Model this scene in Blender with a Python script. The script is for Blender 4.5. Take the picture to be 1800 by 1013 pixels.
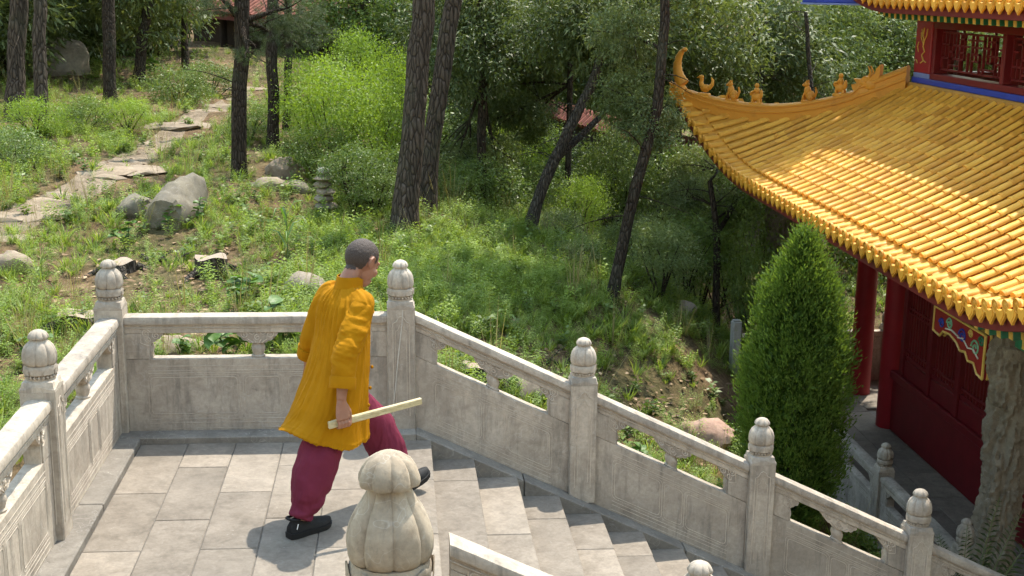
import bpy, bmesh, math, random
import numpy as np
from mathutils import Vector, Matrix, noise as mnoise

for _o in list(bpy.data.objects):
    bpy.data.objects.remove(_o, do_unlink=True)
scene = bpy.context.scene
COL = scene.collection
rnd = random.Random(7)
nr = np.random.default_rng(11)
PI = math.pi

# ------------------------------------------------------------------ camera
CAM_POS = np.array([-0.039, -8.944, 3.061])
PITCH, YAW, ROLL, FOC = math.radians(12.78), math.radians(5.131), math.radians(0.776), 2341.5
_fw = np.array([math.sin(YAW)*math.cos(PITCH), math.cos(YAW)*math.cos(PITCH), -math.sin(PITCH)])
_rt = np.array([math.cos(YAW), -math.sin(YAW), 0.0])
_up = np.cross(_rt, _fw)
_r2 = math.cos(ROLL)*_rt + math.sin(ROLL)*_up
_u2 = -math.sin(ROLL)*_rt + math.cos(ROLL)*_up
cam_data = bpy.data.cameras.new('camera')
cam = bpy.data.objects.new('camera', cam_data)
COL.objects.link(cam)
m = Matrix.Identity(4)
for i in range(3):
    m[i][0], m[i][1], m[i][2], m[i][3] = _r2[i], _u2[i], -_fw[i], CAM_POS[i]
cam.matrix_world = m
cam_data.sensor_width = 36.0
cam_data.lens = FOC/1800*36
cam_data.clip_start = 0.1
cam_data.clip_end = 600
scene.camera = cam

# ------------------------------------------------------------------ world, sun, exposure
SUN_TO = Vector((0.29, 0.46, 1.05)).normalized()      # towards the sun
world = bpy.data.worlds.new('World')
scene.world = world
world.use_nodes = True
wn = world.node_tree
sky = wn.nodes.new('ShaderNodeTexSky')
sky.sky_type = 'NISHITA'
sky.sun_disc = False
sky.air_density = 2.5
sky.dust_density = 1.0
sky.ozone_density = 0.3
sky.sun_elevation = math.asin(SUN_TO.z)
sky.sun_rotation = math.atan2(SUN_TO.x, SUN_TO.y)
wn.links.new(sky.outputs['Color'], wn.nodes['Background'].inputs['Color'])
wn.nodes['Background'].inputs['Strength'].default_value = 0.15
sun_data = bpy.data.lights.new('sun', 'SUN')
sun_data.energy = 3.1
sun_data.angle = math.radians(0.53)
sun_data.color = (1.0, 0.93, 0.81)
sun = bpy.data.objects.new('sun', sun_data)
COL.objects.link(sun)
sun.rotation_euler = (-SUN_TO).to_track_quat('-Z', 'Y').to_euler()
sun.location = (5, 8, 20)
scene.view_settings.view_transform = 'Standard'
scene.view_settings.look = 'None'
scene.view_settings.exposure = 1.30
scene.view_settings.gamma = 1.0
scene.render.engine = 'CYCLES'
scene.cycles.use_denoising = True
scene.cycles.max_bounces = 5
scene.cycles.adaptive_threshold = 0.03
scene.cycles.diffuse_bounces = 3
scene.cycles.glossy_bounces = 2
scene.cycles.transmission_bounces = 3
scene.cycles.transparent_max_bounces = 4
scene.cycles.sample_clamp_indirect = 6

# ------------------------------------------------------------------ picture rays (to place things at their real distance)
def at(u, v, dep):
    d = _fw + (u-900)/FOC*_r2 - (v-506.5)/FOC*_u2
    return CAM_POS + dep*d
def at_y(u, v, y):
    d = _fw + (u-900)/FOC*_r2 - (v-506.5)/FOC*_u2
    return CAM_POS + d*((y-CAM_POS[1])/d[1])

# ------------------------------------------------------------------ helpers
class MB:
    """collects shapes, builds ONE mesh object"""
    def __init__(s): s.v = []; s.f = []
    def add(s, vs, fs):
        o = len(s.v)
        s.v.extend([tuple(map(float, p)) for p in vs]); s.f.extend([tuple(i+o for i in f) for f in fs])
        return s
    def box(s, x0, x1, y0, y1, z0, z1, c=0.0):
        if c <= 0:
            vs = [(x0,y0,z0),(x1,y0,z0),(x1,y1,z0),(x0,y1,z0),(x0,y0,z1),(x1,y0,z1),(x1,y1,z1),(x0,y1,z1)]
            return s.add(vs, [(0,3,2,1),(4,5,6,7),(0,1,5,4),(1,2,6,5),(2,3,7,6),(3,0,4,7)])
        c = min(c, abs(x1-x0)*.45, abs(y1-y0)*.45, abs(z1-z0)*.45)
        X, Y, Z = (x0, x1), (y0, y1), (z0, z1)
        vs = []; idx = {}
        for i in (0, 1):
            for j in (0, 1):
                for k in (0, 1):
                    a = [X[i], Y[j], Z[k]]; sg = [c if q == 0 else -c for q in (i, j, k)]
                    for ax in range(3):   # the vertex lying on the face of axis ax
                        p = [a[q] + (0 if q == ax else sg[q]) for q in range(3)]
                        idx[(i,j,k,ax)] = len(vs); vs.append(p)
        fs = []
        I = idx
        for i in (0,1):
            q = [(i,0,0),(i,1,0),(i,1,1),(i,0,1)]
            fs.append(tuple(I[p+(0,)] for p in (q if i else q[::-1])))
            q = [(0,i,0),(0,i,1),(1,i,1),(1,i,0)]
            fs.append(tuple(I[p+(1,)] for p in (q if i else q[::-1])))
            q = [(0,0,i),(1,0,i),(1,1,i),(0,1,i)]
            fs.append(tuple(I[p+(2,)] for p in (q if i else q[::-1])))
        for a in (0,1):
            for b in (0,1):
                fs.append((I[(a,b,0,0)],I[(a,b,1,0)],I[(a,b,1,1)],I[(a,b,0,1)]))
                fs.append((I[(a,0,b,0)],I[(a,1,b,0)],I[(a,1,b,2)],I[(a,0,b,2)]))
                fs.append((I[(0,a,b,1)],I[(1,a,b,1)],I[(1,a,b,2)],I[(0,a,b,2)]))
        for a in (0,1):
            for b in (0,1):
                for d in (0,1):
                    fs.append((I[(a,b,d,0)],I[(a,b,d,1)],I[(a,b,d,2)]))
        return s.add(vs, fs)
    def loft(s, rings, cap0=True, cap1=True, closed=True):
        n = len(rings[0]); vs = [p for r in rings for p in r]; fs = []
        m_ = n if closed else n-1
        for i in range(len(rings)-1):
            for j in range(m_):
                a = i*n+j; b = i*n+(j+1) % n
                fs.append((a, b, b+n, a+n))
        if cap0: fs.append(tuple(range(n))[::-1])
        if cap1: fs.append(tuple(range((len(rings)-1)*n, len(rings)*n)))
        return s.add(vs, fs)
    def lathe(s, prof, n=24, cx=0, cy=0, rf=None, cap0=True, cap1=True):
        rings = []
        for k, (r, z) in enumerate(prof):
            ring = []
            for j in range(n):
                t = 2*PI*j/n
                rr = r*(rf(t, k) if rf else 1)
                ring.append((cx+rr*math.cos(t), cy+rr*math.sin(t), z))
            rings.append(ring)
        return s.loft(rings, cap0, cap1)
    def tube(s, pts, r, n=8, cap=True):
        pts = [Vector(p) for p in pts]
        rs = r if isinstance(r, (list, tuple)) else [r]*len(pts)
        rings = []; ref = None
        for i, p in enumerate(pts):
            t = (pts[min(i+1, len(pts)-1)] - pts[max(i-1, 0)]).normalized()
            if ref is None:
                ref = Vector((0,0,1)) if abs(t.z) < .9 else Vector((1,0,0))
            a = t.cross(ref)
            if a.length < 1e-6: a = t.orthogonal()
            a.normalize(); b = t.cross(a).normalized(); ref = -b if False else a.cross(t)
            rings.append([tuple(p + a*rs[i]*math.cos(2*PI*j/n) + b*rs[i]*math.sin(2*PI*j/n)) for j in range(n)])
        return s.loft(rings, cap, cap)
    def prism(s, pts, f0, f1):
        """pts: 2-D outline; f0, f1 map (a,b) to 3-D for the two faces"""
        n = len(pts); vs = [f0(*p) for p in pts]+[f1(*p) for p in pts]
        fs = [tuple(range(n))[::-1], tuple(range(n, 2*n))]
        fs += [(i, (i+1) % n, (i+1) % n+n, i+n) for i in range(n)]
        return s.add(vs, fs)
    def ball(s, c, r, n=10, m_=7):
        rx, ry, rz = r if isinstance(r, (tuple, list)) else (r, r, r)
        rings = []
        for i in range(m_+1):
            ph = -PI/2+PI*i/m_
            k = max(math.cos(ph), .02)
            rings.append([(c[0]+rx*k*math.cos(2*PI*j/n), c[1]+ry*k*math.sin(2*PI*j/n), c[2]+rz*math.sin(ph)) for j in range(n)])
        return s.loft(rings)
    def xf(s, fn, start=0):
        for i in range(start, len(s.v)): s.v[i] = tuple(fn(*s.v[i]))
        return s
    def mesh(s, name, mat=None, smooth=35):
        me = bpy.data.meshes.new(name)
        me.from_pydata(s.v, [], s.f)
        bm = bmesh.new(); bm.from_mesh(me); bmesh.ops.recalc_face_normals(bm, faces=bm.faces); bm.to_mesh(me); bm.free()
        if smooth:
            me.polygons.foreach_set('use_smooth', [True]*len(me.polygons))
            me.set_sharp_from_angle(angle=math.radians(smooth))
        if mat: me.materials.append(mat)
        me.update()
        return me
    def build(s, name, mat=None, parent=None, smooth=35, loc=None):
        return obj(name, s.mesh(name, mat, smooth), parent, loc)

def obj(name, me, parent=None, loc=None, rotz=0.0):
    o = bpy.data.objects.new(name, me)
    COL.objects.link(o)
    if parent is not None: o.parent = parent
    if loc is not None: o.location = loc
    if rotz: o.rotation_euler = (0, 0, rotz)
    return o

def tag(o, label=None, cat=None, group=None, kind=None):
    if label: o['label'] = label
    if cat: o['category'] = cat
    if group: o['group'] = group
    if kind: o['kind'] = kind
    return o

def thing(name, label, cat, loc=(0,0,0), rotz=0.0, group=None):
    o = obj(name, None, None, loc, rotz)
    return tag(o, label, cat, group)

def np_mesh(name, V, F, mat=None, smooth=False):
    """V (n,3); F (k,3) or (k,4) numpy"""
    me = bpy.data.meshes.new(name)
    V = np.asarray(V, dtype=np.float32); F = np.asarray(F, dtype=np.int32)
    k = F.shape[1]
    me.vertices.add(len(V)); me.vertices.foreach_set('co', V.ravel())
    me.loops.add(F.size); me.loops.foreach_set('vertex_index', F.ravel())
    me.polygons.add(len(F)); me.polygons.foreach_set('loop_start', np.arange(0, F.size, k, dtype=np.int32))
    me.polygons.foreach_set('loop_total', np.full(len(F), k, dtype=np.int32))
    if smooth: me.polygons.foreach_set('use_smooth', np.ones(len(F), dtype=bool))
    me.update(calc_edges=True)
    if mat: me.materials.append(mat)
    return me

def fbm(x, y, z=0.0, o=4):
    return mnoise.fractal(Vector((x, y, z)), 1.0, 2.0, o)

# ------------------------------------------------------------------ materials
class NT:
    def __init__(s, name):
        s.m = bpy.data.materials.new(name); s.m.use_nodes = True
        s.t = s.m.node_tree; s.b = s.t.nodes['Principled BSDF']; s.out = s.t.nodes['Material Output']
    def n(s, ty, **kw):
        nd = s.t.nodes.new(ty)
        for k, v in kw.items():
            if k in nd.inputs: nd.inputs[k].default_value = v
            else: setattr(nd, k, v)
        return nd
    def l(s, a, b): s.t.links.new(a, b)
    def coords(s, kind='Object', scale=(1,1,1), rnd_off=True):
        tc = s.n('ShaderNodeTexCoord'); mp = s.n('ShaderNodeMapping')
        mp.inputs['Scale'].default_value = scale
        s.l(tc.outputs[kind], mp.inputs['Vector'])
        if rnd_off:
            oi = s.n('ShaderNodeObjectInfo'); mul = s.n('ShaderNodeVectorMath', operation='SCALE')
            cmb = s.n('ShaderNodeCombineXYZ')
            for k in range(3): s.l(oi.outputs['Random'], cmb.inputs[k])
            s.l(cmb.outputs[0], mul.inputs[0]); mul.inputs['Scale'].default_value = 37.0
            s.l(mul.outputs[0], mp.inputs['Location'])
        return mp.outputs['Vector']
    def noise(s, vec, scale, detail=5, rough=.6, dist=0):
        nd = s.n('ShaderNodeTexNoise'); nd.inputs['Scale'].default_value = scale
        nd.inputs['Detail'].default_value = detail; nd.inputs['Roughness'].default_value = rough
        nd.inputs['Distortion'].default_value = dist
        if vec is not None: s.l(vec, nd.inputs['Vector'])
        return nd.outputs['Fac']
    def ramp(s, fac, stops, interp='LINEAR'):
        nd = s.n('ShaderNodeValToRGB'); cr = nd.color_ramp; cr.interpolation = interp
        while len(cr.elements) < len(stops): cr.elements.new(.5)
        for e, (p, c) in zip(cr.elements, stops):
            e.position = p; e.color = tuple(c)+(1,) if len(c) == 3 else c
        s.l(fac, nd.inputs['Fac'])
        return nd.outputs['Color']
    def mix(s, fac, a, b, blend='MIX'):
        nd = s.n('ShaderNodeMix', data_type='RGBA', blend_type=blend)
        for v, i in ((fac, 0), (a, 6), (b, 7)):
            if hasattr(v, 'is_linked') or hasattr(v, 'node'): s.l(v, nd.inputs[i])
            else: nd.inputs[i].default_value = v if i == 0 else tuple(v)+(1,) if len(v) == 3 else v
        return nd.outputs[2]
    def math(s, op, a, b=0.0):
        nd = s.n('ShaderNodeMath', operation=op)
        for i, v in enumerate((a, b)):
            if hasattr(v, 'node'): s.l(v, nd.inputs[i])
            else: nd.inputs[i].default_value = v
        return nd.outputs[0]
    def bump(s, h, strength=.3, dist=.01):
        nd = s.n('ShaderNodeBump'); nd.inputs['Strength'].default_value = strength; nd.inputs['Distance'].default_value = dist
        s.l(h, nd.inputs['Height']); s.l(nd.outputs['Normal'], s.b.inputs['Normal'])
    def rand(s): return s.n('ShaderNodeObjectInfo').outputs['Random']
    def col(s, c): s.l(c, s.b.inputs['Base Color'])
    def set(s, **kw):
        for k, v in kw.items():
            s.b.inputs[k.replace('_', ' ')].default_value = v

def g3(v, t=(1,1,1)): return (v*t[0], v*t[1], v*t[2])

def stone_mat(name, lo, mid, hi, stain=.35, rough=.8, streak=True, vein=True, bump=.35):
    t = NT(name); v = t.coords()
    big = t.noise(v, 2.2, 5, .62, .3); fine = t.noise(v, 38, 4, .7); med = t.noise(v, 9, 5, .65, .6)
    c = t.ramp(big, [(.3, lo), (.5, mid), (.72, hi)])
    c = t.mix(.35, c, t.ramp(med, [(.35, lo), (.6, hi)]), 'MIX')
    c = t.mix(.28, c, t.ramp(fine, [(.3, (.25,.24,.22)), (.7, (.75,.74,.72))]), 'OVERLAY')
    if vein:
        vo = t.n('ShaderNodeTexVoronoi'); vo.feature = 'DISTANCE_TO_EDGE'; vo.inputs['Scale'].default_value = 3.4
        wv = t.n('ShaderNodeVectorMath', operation='ADD'); nz = t.n('ShaderNodeTexNoise'); nz.inputs['Scale'].default_value = 4
        t.l(v, nz.inputs['Vector']); t.l(v, wv.inputs[0]); t.l(nz.outputs['Color'], wv.inputs[1]); t.l(wv.outputs[0], vo.inputs['Vector'])
        c = t.mix(t.ramp(vo.outputs['Distance'], [(0, (.3,.3,.3)), (.012, (0,0,0))]), c, g3(.6, (1,.96,.9)))
    sv = t.coords(scale=(6, 6, .9))
    st = t.noise(sv, 2.0, 6, .7, .5)
    if streak:
        c = t.mix(t.ramp(st, [(.5, (0,0,0)), (.72, g3(stain))]), c, (.10,.093,.083))
    pale = t.noise(v, 26, 6, .8, .6)
    c = t.mix(t.ramp(pale, [(.62, (0,0,0)), (.70, (.35,.35,.35))]), c, (.58,.55,.49))
    wide = t.noise(v, .9, 4, .6, .4)
    c = t.mix(t.ramp(wide, [(.42, (0,0,0)), (.66, g3(stain*.55))]), c, (.19,.172,.148))
    blot = t.noise(v, 5.5, 8, .75, 1.0)
    c = t.mix(t.ramp(blot, [(.6, (0,0,0)), (.7, g3(stain*.9))]), c, (.12,.108,.09))
    # each piece a touch lighter or darker than its neighbour
    c = t.mix(1.0, c, t.ramp(t.rand(), [(0, (.80,.79,.78)), (1, (1.10,1.08,1.05))]), 'MULTIPLY')
    t.col(c); t.set(Roughness=rough, Specular_IOR_Level=.25)
    h = t.math('ADD', t.math('MULTIPLY', fine, .5), med)
    t.bump(h, bump, .008)
    return t.m

M = {}
M['stone'] = stone_mat('carved_stone', (.285,.243,.20), (.43,.372,.312), (.55,.487,.415), .62)
M['stone_old'] = stone_mat('weathered_newel_stone', (.21,.165,.115), (.35,.29,.22), (.45,.39,.31), .6)
M['paving'] = stone_mat('paving_stone', (.135,.115,.094), (.212,.183,.151), (.285,.249,.209), .5, .85, False, False)
M['kerb'] = stone_mat('kerb_stone', (.15,.135,.118), (.22,.20,.175), (.31,.285,.25), .55, .85, False)
M['lime'] = stone_mat('lime_streak', (.50,.47,.42), (.58,.55,.50), (.64,.61,.56), .1, .9, False, False)
M['bounce_block'] = stone_mat('bounce_wall_stone', (.50,.46,.40), (.60,.56,.50), (.68,.64,.58), .1, .85, False, False)  # pale stone for the added bounce wall
M['carving'] = stone_mat('carving_line_stone', (.34,.29,.24), (.47,.41,.345), (.57,.51,.44), .1, .8, False, False)
M['dragon_stone'] = stone_mat('dragon_column_stone', (.13,.112,.085), (.21,.182,.14), (.29,.255,.20), .5)
def joint_mat():
    t = NT('joint_dirt'); v = t.coords(rnd_off=False)
    t.col(t.ramp(t.noise(v, 14), [(.3, (.085,.075,.062)), (.7, (.15,.133,.112))])); t.set(Roughness=.95)
    return t.m
M['joint'] = joint_mat()
# ------------------------------------------------------------------ terrain
TR, RI, X0S = 0.30, 0.1416, 0.198
SL = RI/TR
CTRL = [(-12,0.3,-.3),(-7,.3,-.25),(-2.2,.4,-.25),(-1,.5,-.25),(-.2,.6,-.3),(-4,-3,-.4),(-8,-4,-.4),(-14,-6,-.4),
 (-3.2,2.4,-.12),(-1.5,2.4,-.08),(-.3,2.4,-.15),(-3,5.6,0),(-6,5,.05),(-10,6,.1),(-14,8,.3),(-1,7.8,.05),(.4,7.6,-.05),(-3,9.5,.4),(-6,9,.42),(-10,12,.6),
 (-6,15,.75),(-3,14,.65),(-8,20,1.0),(-14,20,1.1),(-4,20,.9),(0,16,.35),(0,22,.7),(-9,28,1.3),(-3,27,1.2),(2,28,.4),(-16,30,1.6),
 (1.0,.6,-.75),(2.2,.7,-1.25),(3.5,.6,-1.85),(4.5,.5,-2.3),(2.2,2.9,-1.15),(1.2,2.6,-.7),(3.2,4.0,-1.55),(2.6,4.7,-1.15),(4.2,2.9,-2.1),(4.0,3.5,-1.95),
 (2.5,6.2,-.62),(1.4,7.1,-.28),(1.2,4.8,-.45),(1.8,8.3,-.22),(3.9,8.0,-1.15),(4.2,6.9,-1.6),(3.6,6.0,-1.35),(3.4,14,-.8),(6,12,-1.7),(7.6,11.5,-2.25),(9,14,-2.1),(12,14,-2.2),
 (5,17,-1.2),(8,20,-1.3),(14,22,-1.2),(6,26,-.3),(14,32,.2),(20,18,-1.5),(5.0,9.6,-2.0),(4.9,6,-2.45),(4.9,3,-2.65),(4.9,1,-2.7),(6,0,-2.85),(10,4,-2.9),(16,4,-2.9),(8,-4,-2.9),(14,-8,-2.9),(5,-8,-2.9),(2,-8,-2.2),(0,-9,-1.6),(22,-4,-2.9)]
CT = np.array(CTRL, float)
def _phi(d): return np.sqrt(d*d+1.2)
_A = _phi(np.linalg.norm(CT[:, None, :2]-CT[None, :, :2], axis=2))
_n = len(CT)
_K = np.zeros((_n+3, _n+3)); _K[:_n, :_n] = _A+np.eye(_n)*.02
_K[:_n, _n] = 1; _K[:_n, _n+1:] = CT[:, :2]; _K[_n, :_n] = 1; _K[_n+1:, :_n] = CT[:, :2].T
_W = np.linalg.solve(_K, np.concatenate([CT[:, 2], np.zeros(3)]))
def terrain(X, Y):
    X = np.atleast_1d(np.asarray(X, float)); Y = np.atleast_1d(np.asarray(Y, float))
    xc = np.clip(X, -16, 22); yc = np.clip(Y, -9, 34)
    d = np.sqrt((xc[:, None]-CT[None, :, 0])**2+(yc[:, None]-CT[None, :, 1])**2)
    z = _phi(d)@_W[:_n]+_W[_n]+xc*_W[_n+1]+yc*_W[_n+2]
    far = np.maximum(Y-32, 0)
    z = z + 0.16*far - 0.0006*np.minimum(far, 100)**2
    side = np.maximum(np.abs(X-3)-20, 0)
    z = z + 0.05*side
    z = z + .035*np.sin(X*2.3+1.1*np.sin(Y*1.7))+.03*np.sin(Y*3.1+X*.9)
    def cap(zz, mask, lim): return np.where(mask, np.minimum(zz, lim), zz)
    z = cap(z, (X > -2.2) & (X < .3) & (Y < .2), -.45)
    z = cap(z, (X >= .3) & (X < 6.3) & (Y < .18) & (Y > -4.2), -SL*(X-.2)-.5)
    z = cap(z, (X > 4.95) & (X < 16.3) & (Y > -2.4) & (Y < 10.2), -2.9)
    return z
def tz(x, y): return float(terrain([x], [y])[0])

def ground_mat():
    t = NT('forest_floor'); tc = t.n('ShaderNodeTexCoord'); v = tc.outputs['Object']
    big = t.noise(v, .55, 5, .6); med = t.noise(v, 3.2, 6, .7, .4); fine = t.noise(v, 24, 4, .75); lit = t.noise(v, 11, 3, .8, 1.2)
    c = t.ramp(med, [(.3, (.075,.05,.03)), (.5, (.15,.098,.055)), (.7, (.26,.185,.105))])
    c = t.mix(t.ramp(big, [(.45, (0,0,0)), (.62, (.7,.7,.7))]), c, (.055,.062,.022))
    c = t.mix(t.ramp(lit, [(.56, (0,0,0)), (.64, (.6,.6,.6))]), c, (.23,.15,.085))
    c = t.mix(.4, c, t.ramp(fine, [(.3, (.2,.2,.2)), (.7, (.8,.8,.8))]), 'OVERLAY')
    t.col(c); t.set(Roughness=.95, Specular_IOR_Level=.1)
    t.bump(t.math('ADD', med, t.math('MULTIPLY', fine, .6)), .9, .06)
    return t.m
M['ground'] = ground_mat()
def axis_pts(lo, hi, d_lo, d_hi, step):
    a = np.arange(d_lo, d_hi+1e-6, step)
    l = d_lo-np.cumsum(step*1.22**np.arange(1, 40)); l = l[l > lo][::-1]
    h = d_hi+np.cumsum(step*1.22**np.arange(1, 40)); h = h[h < hi]
    return np.concatenate([[lo], l, a, h, [hi]])
gx = axis_pts(-220, 240, -12, 16, .2); gy = axis_pts(-120, 320, -3, 32, .2)
GX, GY = np.meshgrid(gx, gy)
GZ = np.concatenate([terrain(GX.ravel()[i:i+20000], GY.ravel()[i:i+20000]) for i in range(0, GX.size, 20000)])
V = np.stack([GX.ravel(), GY.ravel(), GZ], 1)
nx, ny = len(gx), len(gy)
ii = (np.arange(ny-1)[:, None]*nx+np.arange(nx-1)[None, :]).ravel()
ground = obj('ground', np_mesh('ground', V, np.stack([ii, ii+1, ii+1+nx, ii+nx], 1), M['ground'], True))
tag(ground, kind='structure')

# ------------------------------------------------------------------ landing and stairs
landing = tag(obj('landing', None), kind='structure')
MB().box(-2.10, .19, -7.5, .13, -1.6, -.0065).build('landing_base', M['joint'], landing, 0)
colx = [-1.764, -1.444, -1.126, -.806, -.486, -.166, .198]
for ci in range(6):
    xa, xb = colx[ci], colx[ci+1]
    y = -.20; nxt = -1.10 if ci % 2 == 0 else -.67
    if ci == 5: nxt = -.95
    while y > -7:
        yb = nxt+rnd.uniform(-.012, .012)
        z = rnd.uniform(-.0016, .0016)
        MB().box(xa+.0025, xb-.0025 if ci < 5 else xb, yb+.003, y-.003, -.10 if ci == 5 else -.05, z, .0045).build('slab', M['paving'], landing, 0)
        y = yb; nxt -= .867
# kerbs at the foot of the rails
for a, b in ((-2.06, -.66), (-.655, .10)):
    MB().box(a, b-.004, -.204, .125, -.3, .045, .006).build('kerb', M['kerb'], landing, 0)
ky = [-.206, -1.38, -2.5, -3.7, -5.0, -6.4]
for i in range(5):
    w = .018 if i == 1 else 0
    MB().box(-2.075, -1.764, ky[i+1]+.004, ky[i]-(.004 if i else .002), -.3, .046-rnd.uniform(0, .004), .008).build('kerb', M['kerb'], landing, 0)

stairs = tag(obj('stairs', None), kind='structure')
for k in range(1, 20):
    xa, xb = X0S+(k-1)*TR-.01, X0S+k*TR+.018*0
    cuts = [-.200]
    q = -.2-rnd.uniform(.35, 1.6)
    if k == 1: q = -.62
    if k == 3: q = -.62
    if k == 5: q = -.62
    cuts += [q, min(q-1.3, -2.4), -3.62]
    for i in range(3):
        dz = rnd.uniform(-.002, .002)
        MB().box(xa, xb+rnd.uniform(-.004, .004), cuts[i+1]+.0025, cuts[i]-.0025, -k*RI-.17, -k*RI+dz, .005).build('step_slab', M['paving'], stairs, 0)
def sheared_beam(x0, x1, y0, y1, ztop, depth, c=.006):
    mb = MB().box(x0, x1, y0, y1, -depth, 0, c)
    return mb.xf(lambda x, y, z: (x, y, z+ztop-SL*x))
for (ya, yb) in ((-.204, .125), (-3.95, -3.615)):
    xs = [.094, .85, 2.02, 3.2, 4.4, 5.7]
    for i in range(5):
        sheared_beam(xs[i]+.003, xs[i+1]-.003, ya, yb, .092, .45).build('stringer', M['kerb'], stairs, 0)
mbs = MB()
for k in range(1, 20):
    mbs.box(X0S+(k-1)*TR, X0S+k*TR-.002*k/20, -3.61, -.21, -4.0, -k*RI-.16)
mbs.build('stair_core', M['joint'], stairs, 0)

# the upper flight and the terrace deck behind the camera, with an unseen pale wall added to bounce light
upper = tag(obj('upper_terrace', None), kind='structure')
for k in range(1, 11):
    MB().box(-1.76, -.26, -4.3-k*TR, -4.3-(k-1)*TR-.003, -.3, k*RI, .005).build('step_slab', M['paving'], upper, 0)
MB().box(-14, 14, -15.5, -11.2, -3, 1.42).build('terrace_deck', M['paving'], upper, 0)
MB().box(-1.76, -.26, -11.2, -7.303, -.3, 1.418).build('terrace_deck', M['paving'], upper, 0)
for i in range(10):
    for j in range(7):
        MB().box(-14+i*2.8+.004, -14+(i+1)*2.8-.004, -15.5, -15.1+rnd.uniform(0, .02), 1.42+j*.9+.004, 1.42+(j+1)*.9-.004, .01).build('bounce_wall_block', M['bounce_block'], upper, 0)  # added unseen wall, reflects sun onto the shaded faces of the balustrade
# ------------------------------------------------------------------ balustrade
PW = .188
def finial(mb, s=1.0, cap_r=.052, cap_h=.055, z0=0.0, n=48, st=1.0, bell=False):
    """carved bud: bead ring, lotus petals, melon body, cap"""
    def lobes(k, depth, sharp, ph=0.0):
        def f(t, i): 
            c = abs(math.cos(k*(t+ph)/2))
            return 1-depth*(c**sharp)
        return f
    def prof(pr): return [(r*s, z0+z*s) for r, z in pr]
    mb.lathe(prof([(.078,-.01),(.080,.004),(.080,.012)]), n)
    for j in range(22):     # beads
        t = 2*PI*j/22
        mb.ball((.081*s*math.cos(t), .081*s*math.sin(t), z0+.022*s), (.0098*s, .0098*s, .010*s), 6, 4)
    mb.lathe(prof([(.072,.010),(.074,.033)]), n)
    mb.lathe(prof([(.080,.032),(.087,.038),(.089,.046),(.092,.058),(.092,.072),(.088,.082),(.086,.088)]), n)
    for j in range(8):      # lotus petals lying on the band
        t0 = 2*PI*j/8
        rows = []
        for i in range(6):
            a = i/5; wv = .34*math.sqrt(max(0, 1-a**2.6))+.004
            rows.append([((.0945+.003*(1-abs(q))+.001*a)*s*math.cos(t0+q*wv), (.0945+.003*(1-abs(q))+.001*a)*s*math.sin(t0+q*wv), z0+(.040+.046*a)*s) for q in (-1,-.75,0,.75,1)])
        mb.loft(rows, False, False, closed=False)
    body = [(.082,.088),(.091,.094),(.0955,.110),(.0965,.130),(.095,.150),(.090,.172),(.080,.194),(.064,.212),(.050,.224),(.042,.233),(.039,.242)]
    if bell: body = [(.082,.088),(.091,.094),(.0955,.108),(.0965,.124),(.0945,.142),(.087,.164),(.075,.185),(.062,.203),(.052,.219),(.047,.231),(.046,.242)]
    body = [(r, .088+(z-.088)*st) for r, z in body]; zo = .244+.152*(st-1)-.244
    mb.lathe(prof(body), 64, rf=lambda t, k: 1-(.105 if k < 9 else .07)*abs(math.cos(4*t))**20)
    c = cap_r/.052; h = cap_h/.055
    capp = [(.040*c,.236),(.0505*c,.2385),(.052*c,.244),(.0515*c,.244+.008*h),(.047*c,.244+.022*h),(.038*c,.244+.036*h),(.024*c,.244+.046*h),(.010*c,.244+.052*h),(.001,.244+.053*h)]
    capp = [(r, z+zo) for r, z in capp]
    mb.lathe(prof(capp), 64, rf=lambda t, k: (1-.11*abs(math.cos(4*t))**16)*(1-.03*math.cos(8*t) if k < 4 else 1))
    return mb

def wave_shoulder(mb, w, z0, h):
    """block between shaft and bud: cloud-collar wave cut on each face, pyramid top"""
    a = w/2
    n = 12
    pts = []
    for side in range(4):
        for i in range(n):
            q = -1+2*i/n
            pts.append((side, q))
    def ring(scale, fz):
        r = []
        for side, q in pts:
            x, y = [(q, -1), (1, q), (-q, 1), (-1, -q)][side]
            r.append((x*a*scale, y*a*scale, fz(abs(q))))
        return r
    wave = lambda q: z0+h*(.28+.30*(.5+.5*math.cos(PI*min(1, q*1.35)*1.0))-.08*(q > .85))
    mb.loft([ring(1.0, lambda q: z0-.005), ring(1.0, wave), ring(.965, lambda q: wave(q)+h*.03), ring(.955, lambda q: wave(q)+h*.16), ring(.93, lambda q: wave(q)+h*.16), ring(.86, lambda q: z0+h*.98), ring(.80, lambda q: z0+h*1.02)])
    return mb

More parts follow.
